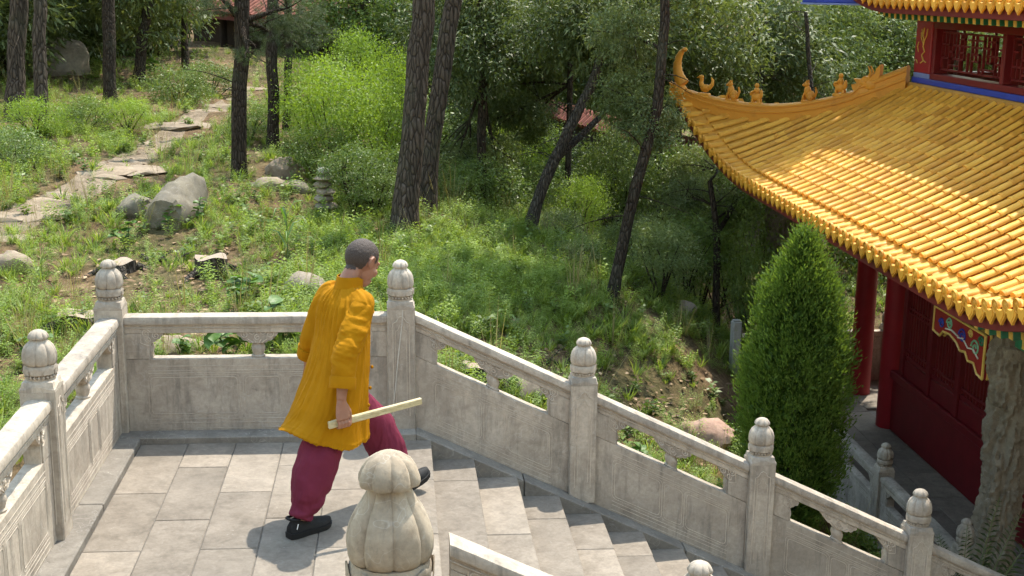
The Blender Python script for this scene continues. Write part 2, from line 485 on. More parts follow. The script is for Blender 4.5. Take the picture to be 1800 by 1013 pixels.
def post_meshes(key, w, hs, fs, cap_r, cap_h, foot=.0, st=1.0):
    shaft = MB().box(-w/2, w/2, -w/2, w/2, foot, hs, .007)
    # sunk-panel moulding: raised fillets on the four faces
    car = MB()
    e = .0035
    for s in range(4):
        k0 = len(car.v)
        for q in (-.30, .30):
            car.box(q*w-.003, q*w+.003, -w/2-e, -w/2+.002, foot+.12, hs-.10, .0015)
        for q in (-.20, .20):
            car.box(q*w-.002, q*w+.002, -w/2-e*.7, -w/2+.002, foot+.16, hs-.15, .001)
        arch = [(-.30*w, hs-.10), (-.17*w, hs-.088), (-.10*w, hs-.062), (0, hs-.05), (.10*w, hs-.062), (.17*w, hs-.088), (.30*w, hs-.10)]
        car.tube([(x, -w/2-.001, z) for x, z in arch], .0034, 5)
        car.tube([(x*.62, -w/2-.001, z-.055) for x, z in arch], .0028, 5)
        c_, s_ = [(1,0),(0,1),(-1,0),(0,-1)][s]
        car.xf(lambda x, y, z: (x*c_-y*s_, x*s_+y*c_, z), k0)
    sh = wave_shoulder(MB(), w, hs, .052*fs)
    fin = finial(MB(), fs, cap_r, cap_h, hs+.052*fs, st=st, bell=st > 1)
    return [('shaft', shaft.mesh(key+'_shaft', M['stone'])), ('carved_border', car.mesh(key+'_border', M['carving'])),
            ('shoulder', sh.mesh(key+'_shoulder', M['stone'], 50)), ('finial', fin.mesh(key+'_finial', M['stone'], 50))]
PM = post_meshes('post', PW, .905, .955, .057, .047, .02)
def post(loc, label, rz=0.0, meshes=PM, name='balustrade_post', group='carved stone balustrade posts', mat=None):
    t = thing(name, label, 'post', loc, rz, group)
    t.rotation_euler = (rnd.uniform(-.006, .006), rnd.uniform(-.006, .006), rz); t.scale = (1, 1, rnd.uniform(.992, 1.006))
    for nm, me in meshes: obj(nm, me, t)
    return t
DZ = .047
DX, EX, FX, GXP = 1.276, 2.585, 3.805, 5.08
post((-1.957, 0, 0), 'stone post with carved bud top at the far left corner of the landing')
pB = post((0, 0, 0), 'stone post with white drip streak behind the walking man at head of stairs', .012)
_k = [(.012,.90,.0035),(.006,.80,.003),(-.006,.70,.0035),(-.018,.60,.0045),(-.030,.48,.003),(-.042,.36,.004),(-.055,.24,.003),(-.066,.12,.002)]
MB().loft([[(x-w, -PW/2-.0058, z), (x, -PW/2-.0064, z), (x+w, -PW/2-.0058, z)] for x, z, w in _k], False, False, closed=False).build('drip_streak', M['lime'], pB, 0)
post((-1.957, -1.8076, 0), 'stone post with carved bud top nearest the left edge of the photo', -.01)
post((-1.957, -3.64, 0), 'stone post of the left landing rail nearest the camera')
post((DX, 0, -SL*DX+DZ), 'first stone post down the far stair rail, at right of the walking man', -.01)
post((EX, 0, -SL*EX+DZ), 'second stone post down the far stair rail, in front of the cypress', .015)
post((FX, 0, -SL*FX+DZ), 'third stone post down the far stair rail, by the pavilion walkway', -.012)
post((GXP, 0, -SL*GXP+DZ), 'lowest stone post of the far stair rail')
NY = -3.76
post((1.245, NY, -SL*1.245+DZ-.005), 'stone post of the near stair rail with only its bud in frame')
post((2.55, NY, -SL*2.55+DZ), 'lower stone post of the near stair rail')
_st = M['stone']; M['stone'] = M['stone_old']
PN = post_meshes('newel', .34, .475, 1.90, .0675, .070, .0, 1.16)
M['stone'] = _st
post((-.066, NY, 0), 'large weathered newel post with big bud in the foreground', .1, PN, 'newel_post', 'big newel posts')

def spiral(mb, cx, cz, r, y, turns=1.6, dirn=1, ph=0.0, tr=.0042, shear=0.0):
    n = int(14*turns)
    pts = []
    for i in range(n+1):
        a = i/n; t = ph+dirn*2*PI*turns*a; rr = r*(1-.82*a)
        pts.append((cx+rr*math.cos(t), y, cz+rr*math.sin(t)))
    mb.tube(pts, [tr*(1-.3*i/n) for i in range(n+1)], 5)

def bay(L, slope, loc, rotz, label, group, mats=None, frames=None):
    """one carved rail panel between two posts: coping rail, tie beam, vase baluster with cloud capital, half balusters, solid panel"""
    ms, mc = (mats or (M['stone'], M['carving']))
    t = thing('carved_balustrade', label, 'balustrade', loc, rotz, group)
    sh = lambda x, y, z: (x, y, z-slope*x)
    jit = lambda: rnd.uniform(-.002, .002)
    # coping
    prof = [(-.070,.802),(-.072,.834),(-.064,.850),(-.03,.857),(.03,.857),(.064,.850),(.072,.834),(.070,.802)]
    n = max(6, int(L/.06)); rings = []
    for i in range(n+1):
        u = L*i/n
        rings.append([(u, y+.0016*fbm(u*9, y*30, loc[0]), z+.0022*fbm(u*7, y*20, loc[1]+3)) for y, z in prof])
    MB().loft(rings).xf(sh).build('handrail', ms, t, 40)
    MB().box(.0, L, -.052, .052, .735, .8015, .004).xf(sh).build('tie_beam', ms, t, 30)
    # fillet under the coping
    mb = MB()
    for s in (-1, 1):
        mb.box(.0, L, s*.0535-.0045, s*.0535+.0045, .770, .777, .002)
        mb.box(.0, L, s*.056-.006, s*.056+.006, .793, .801, .002)
    mb.xf(sh).build('moulding', mc, t, 30)
    # solid panel and end stiles
    pe = min(.16, L*.13)
    MB().box(.0, L, -.050, .050, -.02, .556, .005).xf(sh).build('panel', ms, t, 30)
    for a, b in ((.0, pe), (L-pe, L)):
        MB().box(a+.0005, b, -.0515, .0515, .5565, .7345, .003).xf(sh).build('end_stile', ms, t, 30)
    # vase and its cloud capital
    def vase(u, half=0):
        g = MB()
        zs = [(.046,.556),(.048,.566),(.038,.574),(.041,.590),(.047,.610),(.047,.626),(.041,.642),(.034,.652),(.040,.660),(.030,.668)]
        g.lathe(zs, 20); g.xf(lambda x, y, z: (u+x, y*.95, z))
        g.xf(sh).build('vase_baluster', ms, t, 45)
        c = MB()
        hw = .135
        out = [(-.036,.660),(-.058,.664),(-.074,.678),(-.088,.676),(-.104,.688),(-.112,.702),(-.126,.708),(-.138,.724),(-.136,.7348),
               (.136,.7348),(.138,.724),(.126,.708),(.112,.702),(.104,.688),(.088,.676),(.074,.678),(.058,.664),(.036,.660)]
        c.prism([(u+a, b) for a, b in out], lambda a, b: (a, -.044, b), lambda a, b: (a, .044, b))
        c.xf(sh).build('cloud_capital', ms, t, 30)
        for s in (-1, 1):
            d = MB(); y = s*.0455
            spiral(d, u-.085, .722, .030, y, 1.7, 1, PI*.2); spiral(d, u+.085, .722, .030, y, 1.7, -1, PI*.8)
            spiral(d, u-.035, .742, .032, y, 1.7, 1, -.3); spiral(d, u+.035, .742, .032, y, 1.7, -1, PI+.3)
            spiral(d, u, .700, .022, y, 1.3, 1, PI/2)
            for q in (-.03, -.012, .012, .03):
                d.tube([(u+q, y, .664), (u+q*1.5, y, .676), (u+q*2.2, y, .690)], .0032, 5)
            tag(d.xf(sh).build('scroll_carving', mc, t, 50), kind='stuff')
    vase(L/2)
    # half clouds at the ends
    for sgn, u0 in ((1, pe), (-1, L-pe)):
        c = MB()
        out = [(0,.7348),(.092,.7348),(.094,.722),(.080,.712),(.070,.696),(.052,.690),(.040,.676),(.022,.672),(.012,.660),(.006,.655),(.016,.640),(.020,.615),(.012,.585),(.018,.5562),(0,.5562)]
        pts = [(u0+sgn*a*(L/1.4 if L < 1.4 else 1), b) for a, b in out]
        c.prism(pts, lambda a, b: (a, -.043, b), lambda a, b: (a, .043, b))
        c.xf(sh).build('cloud_bracket', ms, t, 30)
        for s in (-1, 1):
            d = MB(); y = s*.0455
            yy = s*.0520
            spiral(d, u0+sgn*.045, .718, .026, y, 1.6, sgn, PI*.5)
            spiral(d, u0-sgn*.018, .735, .030, yy, 1.7, sgn, PI*.1)
            spiral(d, u0-sgn*.010, .690, .022, yy, 1.5, -sgn, PI*.6)
            d.tube([(u0-sgn*.05, yy, .76), (u0-sgn*.055, yy, .67), (u0-sgn*.02, yy, .655), (u0, yy, .65)], .003, 5)
            tag(d.xf(sh).build('scroll_carving', mc, t, 50), kind='stuff')
    # incised border of the panel, as fine raised beads
    d = MB()
    def frame(a, b, z0, z1, y, r=.0026, ch=.022):
        pts = [(a+ch, z0), (b-ch, z0), (b-ch*.3, z0+ch*.3), (b, z0+ch), (b, z1-ch), (b-ch*.3, z1-ch*.3), (b-ch, z1), (a+ch, z1), (a+ch*.3, z1-ch*.3), (a, z1-ch), (a, z0+ch), (a+ch*.3, z0+ch*.3), (a+ch, z0)]
        d.tube([(u, y, z) for u, z in pts], r, 5)
    for s in (-1, 1):
        y = s*.0502
        for z in (.505, .472, .455): d.tube([(pe*.9, y, z), (L-pe*.9, y, z)], .0024, 5)
        for z in (.125, .098): d.tube([(pe*.9, y, z), (L-pe*.9, y, z)], .0024, 5)
        d.tube([(pe*.85, y, .06), (L-pe*.85, y, .06)], .002, 5)
        w = L-2*pe
        for a, b in ((0, .40), (.44, .60), (.64, 1.0)):
            frame(pe+a*w, pe+b*w, .165, .425, y)
            frame(pe+a*w-.018, pe+b*w+.018, .148, .442, y, .0016, .03)
    tag(d.xf(sh).build('carved_border', mc, t, 50), kind='stuff')
    return t
h = PW/2
G1 = 'carved stone rail panels'
bay(1.957-2*h, 0, (-1.957+h, 0, 0), 0, 'level carved stone rail panel behind the man, along the back of the landing', G1)
bay(1.8076-2*h, 0, (-1.957, -1.8076+h, 0), PI/2, 'sunlit carved stone rail panel between the two left posts of the landing', G1)
bay(1.832-2*h, 0, (-1.957, -3.64+h, 0), PI/2, 'carved stone rail panel running out at the lower left edge of the photo', G1)
for a, b, y, lab in ((0, DX, 0, 'sloping stone rail panel at the head of the stairs, right of the man'),
                     (DX, EX, 0, 'sloping stone rail panel in the middle of the far stair rail'),
                     (EX, FX, 0, 'sloping stone rail panel in front of the cypress foot'),
                     (FX, GXP, 0, 'sloping stone rail panel at the lower right corner, by the fern leaves'),
                     (.085, 1.245, NY, 'sloping stone rail panel of the near stair rail beside the big newel'),
                     (1.245, 2.55, NY, 'lower sloping stone rail panel of the near stair rail')):
    bay(b-a-2*h, SL, (a+h, y, -SL*(a+h)+DZ), 0, lab, G1)
# ------------------------------------------------------------------ pavilion
def plain(name, c, rough=.5, var=.12, spec=.4, bump=.0, scale=6.0, dirt=.0):
    t = NT(name); v = t.coords()
    n1 = t.noise(v, scale, 5, .65)
    lo = tuple(x*(1-var) for x in c); hi = tuple(min(1, x*(1+var)) for x in c)
    cc = t.ramp(n1, [(.3, lo), (.7, hi)])
    if dirt: cc = t.mix(t.ramp(t.noise(v, scale*2.3, 7, .75, .6), [(.52, (0,0,0)), (.72, g3(dirt))]), cc, (.05,.04,.03))
    t.col(cc); t.set(Roughness=rough, Specular_IOR_Level=spec)
    if bump: t.bump(t.noise(v, scale*5, 4, .7), bump, .004)
    return t.m
def glaze_mat(name, lo, hi, dirt=.35):
    t = NT(name); v = t.coords()
    c = t.ramp(t.rand(), [(0, lo), (1, hi)])
    c = t.mix(t.ramp(t.noise(v, 3.2, 6, .7, .8), [(.5, (0,0,0)), (.75, g3(dirt))]), c, (.36,.15,.03))
    c = t.mix(t.ramp(t.noise(v, 60, 3, .7), [(.64, (0,0,0)), (.72, (.45,.45,.45))]), c, (.30,.13,.03))
    t.col(c); t.set(Roughness=.5, Specular_IOR_Level=.35)
    t.l(t.ramp(t.noise(v, 12, 4, .7), [(.3, (.48,.48,.48)), (.75, (.72,.72,.72))]), t.b.inputs['Roughness'])
    t.bump(t.noise(v, 22, 4, .6), .12, .006)
    return t.m
M['glaze'] = glaze_mat('yellow_glazed_tile', (.58,.25,.021), (.78,.40,.050), .5)
M['glaze_pan'] = glaze_mat('yellow_glazed_pan_tile', (.54,.235,.022), (.61,.285,.032), .45)
M['glaze_ridge'] = glaze_mat('ochre_glazed_ridge', (.60,.245,.025), (.68,.30,.035), .6)
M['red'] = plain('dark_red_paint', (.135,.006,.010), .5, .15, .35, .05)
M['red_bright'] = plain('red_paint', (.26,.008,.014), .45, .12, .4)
M['maroon_board'] = plain('oxblood_board', (.13,.012,.012), .6)
M['blue'] = plain('blue_paint', (.020,.045,.34), .5, .2, .35, .0, 5, .25)
M['blue_pale'] = plain('pale_blue_paint', (.16,.20,.42), .55)
M['ochre'] = plain('ochre_plaster', (.45,.225,.045), .7, .2, .25, .1, 3, .35)
M['gold'] = plain('gold_paint', (.62,.42,.10), .4, .2, .5)
M['green'] = plain('green_paint', (.02,.16,.085), .5, .25)
M['teal'] = plain('pale_green_paint', (.20,.48,.30), .5, .2)
M['white_line'] = plain('pale_line_paint', (.62,.62,.55), .6)

CXP, CYP = 10.55, 3.83
XE, ZE, XT, ZT = 4.30, .735, 6.52, 1.87
HK, HT = 3.08, 6.16
def upk(y):
    s = np.clip((np.abs(y-CYP)-HK)/(HT-HK), 0, 1.05)
    return s**2.6
def eave_x(y): return XE-.33*upk(y)
def roof_z(x, y, p):
    xe = p['xe']-p['fl']*upk2(y, p)
    q = np.clip((x-xe)/(p['xt']-xe), 0, 1)
    base = p['ze']+(p['zt']-p['ze'])*(p['a']*q+(1-p['a'])*q*q)
    return base+p['up']*upk2(y, p)*np.power(np.maximum(1-q, 0), .6)
def upk2(y, p):
    y = np.asarray(y, float); d = np.abs(y-CYP)-p['hk']
    s = np.clip(np.where(y > CYP, d/(p['ht']-p['hk']), d/(p.get('htn', p['ht'])-p['hk'])), 0, 1.05)
    return np.where(y > CYP, s**2.6, s**p.get('pn', 2.6))
LOW = dict(xe=XE, fl=.33, xt=XT, ze=ZE, zt=ZT, a=.72, up=.84, hk=HK, ht=HT, hw=3.92, htn=5.98, hwn=3.8, pn=1.5)
def x_hi(y, p):
    d = abs(y-CYP)
    hw, ht = (p['hw'], p['ht']) if y > CYP else (p.get('hwn', p['hw']), p.get('htn', p['ht']))
    if d <= hw: return p['xt']
    xtip = p['xe']-p['fl']
    return p['xt']-(d-hw)*(p['xt']-xtip)/(ht-hw)

def tile_template():
    n = 7; vs = []
    secs = [(-.004,.0575),(.016,.0585),(.021,.0525),(.12,.0500),(.214,.0470)]
    for x, r in secs:
        for j in range(n+1):
            t = PI*j/n
            vs.append((x, -r*math.cos(t), r*math.sin(t)*.70))
    fs = []
    w = n+1
    for i in range(len(secs)-1):
        for j in range(n): fs.append((i*w+j, i*w+j+1, (i+1)*w+j+1, (i+1)*w+j))
    fs.append(tuple(range(w))[::-1])
    return vs, fs
TV, TF = tile_template()
def add_mesh(vs, fs, name, mat, smooth=40):
    return MB().add(vs, fs).mesh(name, mat, smooth)

def frame_at(x, y, p, up_off=0.0):
    e = .02
    z = float(roof_z(x, y, p))
    tx = Vector((1, 0, (float(roof_z(x+e, y, p))-float(roof_z(x-e, y, p)))/(2*e))).normalized()
    ty = Vector((0, 1, (float(roof_z(x, y+e, p))-float(roof_z(x, y-e, p)))/(2*e))).normalized()
    nz = tx.cross(ty).normalized(); ty2 = nz.cross(tx).normalized()
    m_ = Matrix(((tx.x, ty2.x, nz.x, x), (tx.y, ty2.y, nz.y, y), (tx.z, ty2.z, nz.z, z), (0,0,0,1)))
    if up_off: m_.translation = m_.translation+nz*up_off
    return m_
def project(p):
    d = np.array(p)-CAM_POS; z = d@_fw
    return 900+FOC*(d@_r2)/z, 506.5-FOC*(d@_u2)/z, z

def tiled_slope(p, parent_roof, individual, y_lo, y_hi, rows_sp=.2, detail=True):
    tiles = []
    ys = np.arange(y_lo, y_hi, rows_sp)
    discs = []; drips = []
    for y in ys:
        xe = p['xe']-p['fl']*float(upk2(y, p)); xh = x_hi(y, p)
        x = xe; k = 0
        while x < xh-.03:
            m_ = frame_at(x, y, p, .012)
            tx = m_.col[0]
            tiles.append((m_, x, y))
            x += .205*tx[0]; k += 1
        discs.append(frame_at(xe, y, p, .012))
        yd = y+rows_sp/2
        if yd < y_hi: drips.append(frame_at(p['xe']-p['fl']*float(upk2(yd, p)), yd, p, .0))
    return tiles, discs, drips

pav = thing('pavilion', 'two tier pavilion with yellow glazed tile roofs, red walls and carved stone columns', 'pavilion', (CXP, CYP, -2.7))
PORG = Vector((CXP, CYP, -2.7))
def rel(o):
    """keep a world-space mesh in place under the pavilion root"""
    o.location = o.location-PORG
    return o
lower_roof = rel(obj('roof', None, pav)); lower_roof['label'] = 'lower roof with sweeping upturned corner'
tiles, discs, drips = tiled_slope(LOW, lower_roof, True, CYP-5.85, CYP+6.06)
TILE = add_mesh(TV, TF, 'tube_tile', M['glaze'])
def score(t):
    u, v, d = project(t[0].translation)
    return d if (-20 < u < 1830 and -20 < v < 1040) else d+1000
tiles.sort(key=score)
for m_, x, y in tiles[:300]:
    o = obj('tile', TILE, lower_roof)
    jig = Matrix.Rotation(rnd.uniform(-.02, .02), 4, 'Z') @ Matrix.Translation((rnd.uniform(-.004, .004), 0, rnd.uniform(-.002, .003)))
    o.matrix_local = m_ @ jig
def join_tiles(ts, name, mat, parent):
    if not ts: return
    base = np.array(TV); fa = TF
    mb = MB()
    for m_, x, y in ts:
        jig = m_ @ (Matrix.Rotation(rnd.uniform(-.02, .02), 4, 'Z') @ Matrix.Translation((rnd.uniform(-.004, .004), 0, rnd.uniform(-.002, .003))))
        A = np.array(jig)
        mb.add(base@A[:3, :3].T+A[:3, 3], fa)
    return tag(mb.build(name, mat, parent, 40), kind='stuff')
def glaze_joined():
    t = NT('yellow_glazed_tile_field'); v = t.coords(rnd_off=False)
    vo = t.n('ShaderNodeTexVoronoi'); vo.inputs['Scale'].default_value = 4.5; t.l(v, vo.inputs['Vector'])
    sx = t.n('ShaderNodeSeparateColor'); t.l(vo.outputs['Color'], sx.inputs[0])
    c = t.ramp(sx.outputs[0], [(0, (.58,.25,.021)), (1, (.78,.40,.050))])
    c = t.mix(t.ramp(t.noise(v, 3.2, 6, .7, .8), [(.5, (0,0,0)), (.75, g3(.6))]), c, (.33,.135,.025))
    t.col(c); t.set(Roughness=.6, Specular_IOR_Level=.3); t.bump(t.noise(v, 22, 4, .6), .12, .006)
    return t.m
M['glaze_field'] = glaze_joined()
join_tiles(tiles[300:], 'tile_field', M['glaze_field'], lower_roof)

def pan_sheet(p, y_lo, y_hi, sp, parent):
    """stepped troughs between the tubes"""
    mb_v = []; mb_f = []
    ys = np.arange(y_lo, y_hi, sp)
    NS = 6
    for y0 in ys:
        ymid = y0+sp/2
        xe = p['xe']-p['fl']*float(upk2(ymid, p)); xh = max(x_hi(y0, p), x_hi(y0+sp, p))
        nst = max(1, int((xh-xe)/.115))
        for k in range(nst):
            xa, xb = xe+k*.115-.012, xe+(k+1)*.115+.0
            o = len(mb_v)
            for xx, lift in ((xa, .012), (xb, .0)):
                for j in range(NS+1):
                    f = j/NS; y = y0+f*sp
                    sag = -.030*math.sin(PI*f)+.016
                    mb_v.append((xx, y, float(roof_z(max(xx, xe), y, p))+sag+lift-.01))
            for j in range(NS): mb_f.append((o+j, o+j+1, o+NS+2+j, o+NS+1+j))
            # the lip
            o2 = len(mb_v)
            for j in range(NS+1):
                a = mb_v[o+j]; mb_v.append((a[0]+.001, a[1], a[2]-.014))
            for j in range(NS): mb_f.append((o+j+1, o+j, o2+j, o2+j+1))
    me = bpy.data.meshes.new('pan_tiles'); me.from_pydata(mb_v, [], mb_f); me.materials.append(M['glaze_pan'])
    me.polygons.foreach_set('use_smooth', [True]*len(me.polygons)); me.set_sharp_from_angle(angle=.6)
    return tag(obj('pan_tiles', me, parent), kind='stuff')
pan_sheet(LOW, CYP-5.85, CYP+6.06, .2, lower_roof)

def disc_mesh():
    mb = MB()
    prof = [(.054,0),(.056,-.010),(.054,-.020),(.046,-.021),(.043,-.015),(.028,-.015),(.022,-.021),(.010,-.024),(.001,-.024)]
    mb.lathe(prof, 14)
    mb.xf(lambda x, y, z: (z, x, y+.012))
    return mb.mesh('tile_disc', M['glaze'], 40)
def drip_mesh():
    mb = MB()
    out = [(-.080,.022),(-.076,-.030),(-.066,-.058),(-.044,-.074),(-.022,-.090),(0,-.112),(.022,-.090),(.044,-.078),(.066,-.058),(.076,-.030),(.080,.022),(.05,.004),(0,-.008),(-.05,.004)]
    mb.prism(out, lambda a, b: (-.016, a, b), lambda a, b: (.004, a, b))
    inn = [(a*.72, b*.78-.006) for a, b in out]
    mb.prism(inn, lambda a, b: (-.021, a, b), lambda a, b: (-.015, a, b))
    return mb.mesh('drip_tile', M['glaze'], 30)
DISC, DRIP = disc_mesh(), drip_mesh()
def upright(m_):
    """end pieces hang: keep position and eave direction, blade vertical"""
    ty = m_.col[1].to_3d().normalized(); z = Vector((0,0,1)); tx = ty.cross(z).normalized(); z = tx.cross(ty)
    r = Matrix(((tx.x, ty.x, z.x, m_[0][3]), (tx.y, ty.y, z.y, m_[1][3]), (tx.z, ty.z, z.z, m_[2][3]), (0,0,0,1)))
    return r
for m_ in discs: obj('tile_disc', DISC, lower_roof).matrix_local = m_
for m_ in drips: obj('drip_tile', DRIP, lower_roof).matrix_local = upright(m_) @ Matrix.Translation((-.004, 0, .0)) @ Matrix.Rotation(rnd.uniform(-.04, .04), 4, 'X')

def eave_underside(p, y_lo, y_hi, parent, xin):
    n = 60; A = []; B = []; Cc = []
    mb = MB()
    rings = []
    for i in range(n+1):
        y = y_lo+(y_hi-y_lo)*i/n
        xe = p['xe']-p['fl']*float(upk2(y, p)); z = float(roof_z(xe, y, p))
        xi = min(xin, x_hi(y, p)) ; zi = float(roof_z(xi, y, p))-.16 if xi < xin else float(roof_z(xi, y, p))-.2
        rings.append([(xe+.015, y, z-.030), (xe+.028, y, z-.16), (xe+.065, y, z-.165), (max(xi, xe+.08), y, min(zi, z+.25)-.05), (max(xi, xe+.08), y, min(zi, z+.25)-.01), (xe+.065, y, z-.045)])
    mb.loft(rings)
    return mb.build('eave_board', M['maroon_board'], parent, 30)
eave_underside(LOW, CYP-5.95, CYP+6.12, lower_roof, 5.4)

# hip ridge with its beasts
tipY = CYP+HT
def hip_pt(f):      # f 0 at the corner tip, 1 at the upper wall
    x = (XE-.33)+(XT-(XE-.33))*f; y = tipY+(CYP+3.92-tipY)*f
    return x, y, float(roof_z(x, y, LOW))
def hip_ridge(sy, parent):
    rings = []
    prof = [(-.085,-.10),(-.085,.05),(-.10,.055),(-.10,.085),(-.075,.09),(-.070,.145),(-.085,.150),(-.085,.175),(-.05,.20),(0,.215),(.05,.20),(.085,.175),(.085,.150),(.070,.145),(.075,.09),(.10,.085),(.10,.055),(.085,.05),(.085,-.10)]
    n = 40
    for i in range(n+1):
        f = -.035+1.03*i/n
        x, y, z = hip_pt(max(f, 0.0))
        if f < 0: x += f*2.2*.75; y -= f*2.2*.75; z += -f*1.3
        dx, dy = .757, -.653
        nx_, ny_ = -dy, dx
        s = .62+.38*min(1, max(0, (f+.035)/.25)); s = s if f < .72 else s*1.0
        s2 = s*(1.15 if f > .80 else .80)
        s = s*.9
        z += .035
        rings.append([(x+nx_*a*s, (y+ny_*a*s), z+b*s2) for a, b in prof])
    mb = MB().loft(rings)
    if sy < 0: mb.xf(lambda x, y, z: (x, 2*3.92-y, z))
    return mb.build('hip_ridge', M['glaze_ridge'], parent, 35)
ridge = hip_ridge(1, lower_roof)
ridge2 = hip_ridge(-1, lower_roof)
# curled horn at the tip
hx, hy, hz = hip_pt(0)
pts = []; rs = []
for i in range(15):
    a = i/14
    pts.append((hx+.10-.13*math.sin(a*2.0)+.09*a*a, hy-.08+.10*math.sin(a*2.0)-.07*a*a, hz+.15+.46*a-.02*math.sin(a*5)))
    rs.append((.056*(1-a)**.8+.030)*(1+.10*(i % 2)))
rs[-1] = .026
mbh = MB().tube(pts, rs, 10); mbh.ball((pts[-1][0]+.02, pts[-1][1]-.02, pts[-1][2]+.01), (.042,.042,.034), 10, 6)
mbh.build('horn', M['glaze_ridge'], ridge, 50)
# block under the horn (corner mask)
mbk = MB()
for (a, b, c, r) in ((.06,-.06,.06,.10),(.0,.02,.0,.085),(.02,-.02,.13,.075)):
    mbk.ball((hx+a, hy+b, hz+c), (r, r, r), 10, 7)
mbk.build('corner_mask', M['glaze_ridge'], ridge, 50)
def beast(kind):
    mb = MB()
    mb.box(-.07,.07,-.04,.04,-.02,.012,.006)
    if kind == 'seated':
        mb.ball((.02,0,.06), (.055,.042,.055)); mb.ball((-.015,0,.105), (.040,.036,.062)); mb.ball((-.028,0,.175), (.034,.030,.032))
        mb.ball((-.058,0,.168), (.022,.018,.016), 8, 5)
        for s in (-1, 1):
            mb.tube([(-.03,s*.02,.09), (-.05,s*.022,.05), (-.052,s*.022,.012)], [.016,.014,.015], 6)
            mb.ball((-.018,s*.022,.208), (.010,.008,.018), 6, 4); mb.ball((.03,s*.034,.035), (.034,.016,.030), 8, 5)
        mb.tube([(.068,0,.05), (.088,0,.10), (.075,0,.15)], [.016,.014,.008], 6)
    elif kind == 'rider':
        mb.ball((0,0,.07), (.062,.040,.048)); mb.ball((-.05,0,.105), (.032,.026,.032)); mb.ball((.055,0,.105), (.02,.02,.05))
        mb.ball((.0,0,.135), (.034,.032,.045)); mb.ball((0,0,.195), (.026,.024,.028))
        for s in (-1, 1):
            mb.tube([(0,s*.03,.15), (-.03,s*.04,.125), (-.05,s*.025,.12)], .011, 6)
            for q in (-.035, .04): mb.tube([(q,s*.025,.05), (q,s*.028,.005)], .014, 6)
    else:       # crouching bird-like figure with raised head
        mb.ball((.015,0,.065), (.060,.040,.045)); mb.tube([(-.02,0,.08), (-.04,0,.13), (-.03,0,.175)], [.032,.024,.022], 8)
        mb.ball((-.04,0,.19), (.034,.024,.024)); mb.tube([(-.065,0,.188), (-.095,0,.178)], [.014,.004], 6)
        mb.tube([(.06,0,.07), (.10,0,.11), (.105,0,.16), (.085,0,.19)], [.028,.022,.016,.008], 8)
        for s in (-1, 1): mb.ball((.015,s*.036,.075), (.045,.014,.032), 8, 5)
    return mb.mesh('ridge_beast_'+kind, M['glaze_ridge'], 60)
BK = {k: beast(k) for k in ('seated', 'rider', 'bird')}
ang = math.atan2(-.653, .757)
for f, k in ((.135, 'bird'), (.265, 'seated'), (.375, 'rider'), (.60, 'seated'), (.73, 'rider')):
    x, y, z = hip_pt(f)
    s = .62+.38*min(1, (f+.035)/.25)
    o = obj('ridge_beast', BK[k], ridge, (x, y, z+.03+.215*s*.80), ang)
    o.scale = (1.25, 1.25, 1.25)
# big horned beast head closing the ridge run
x, y, z = hip_pt(.845)
mb = MB()
mb.box(-.13,.10,-.07,.07,-.22,.05,.02)
prof = [(-.20,.02),(-.22,.08),(-.15,.10),(-.19,.16),(-.10,.155),(-.05,.20),(.02,.17),(.09,.24),(.10,.30),(.16,.36),(.155,.24),(.14,.12),(.13,.0),(.12,-.08),(-.12,-.06)]
mb.prism(prof, lambda a, b: (a, -.055, b), lambda a, b: (a, .055, b))
for s in (-1, 1):
    mb.ball((-.06, s*.05, .11), (.05,.03,.04)); mb.ball((.04, s*.055, .08), (.08,.03,.07)); mb.ball((-.10, s*.055, .13), (.016,.012,.016), 6, 5)
    mb.tube([(.0,s*.04,.16), (.03,s*.05,.25), (-.01,s*.045,.33)], [.022,.016,.006], 6)
mb.build('beast_head', M['glaze_ridge'], ridge, 50, (x, y, z+.13)).rotation_euler = (0, 0, ang)

# the other sides of the lower roof, plainly tiled
def plain_slope(p, rotk, parent, nm):
    mb = MB()
    n = 48; rows = []
    p = {k_: v_ for k_, v_ in p.items() if k_ not in ('htn', 'hwn')} if rotk != 1 else dict(p, htn=p['ht'], hwn=p['hw'])
    for i in range(n+1):
        y = CYP-p['ht']+2*p['ht']*i/n
        xe = p['xe']-p['fl']*float(upk2(y, p)); xh = max(x_hi(y, p), xe+.02)
        rows.append([(xe+(xh-xe)*j/6, y, float(roof_z(xe+(xh-xe)*j/6, y, p))) for j in range(7)])
    mb.loft(rows, False, False, closed=False)
    for y in np.arange(CYP-p['ht']+.1, CYP+p['ht'], .2):
        xe = p['xe']-p['fl']*float(upk2(y, p)); xh = x_hi(y, p)
        if xh-xe < .1: continue
        mb.tube([(xe+(xh-xe)*j/5, y, float(roof_z(xe+(xh-xe)*j/5, y, p))+.015) for j in range(6)], .055, 6)
    c, s = [(1,0),(0,1),(-1,0),(0,-1)][rotk]
    dyy = .15 if (rotk == 1 and p.get('htn')) else 0
    mb.xf(lambda x, y, z: (CXP+(x-CXP)*c-(y-CYP)*s, CYP+(x-CXP)*s+(y-CYP)*c+dyy, z))
    return tag(mb.build(nm, M['glaze_field'], parent, 40), kind='stuff')
for k in (1, 2, 3): plain_slope(LOW, k, lower_roof, 'tile_slope')

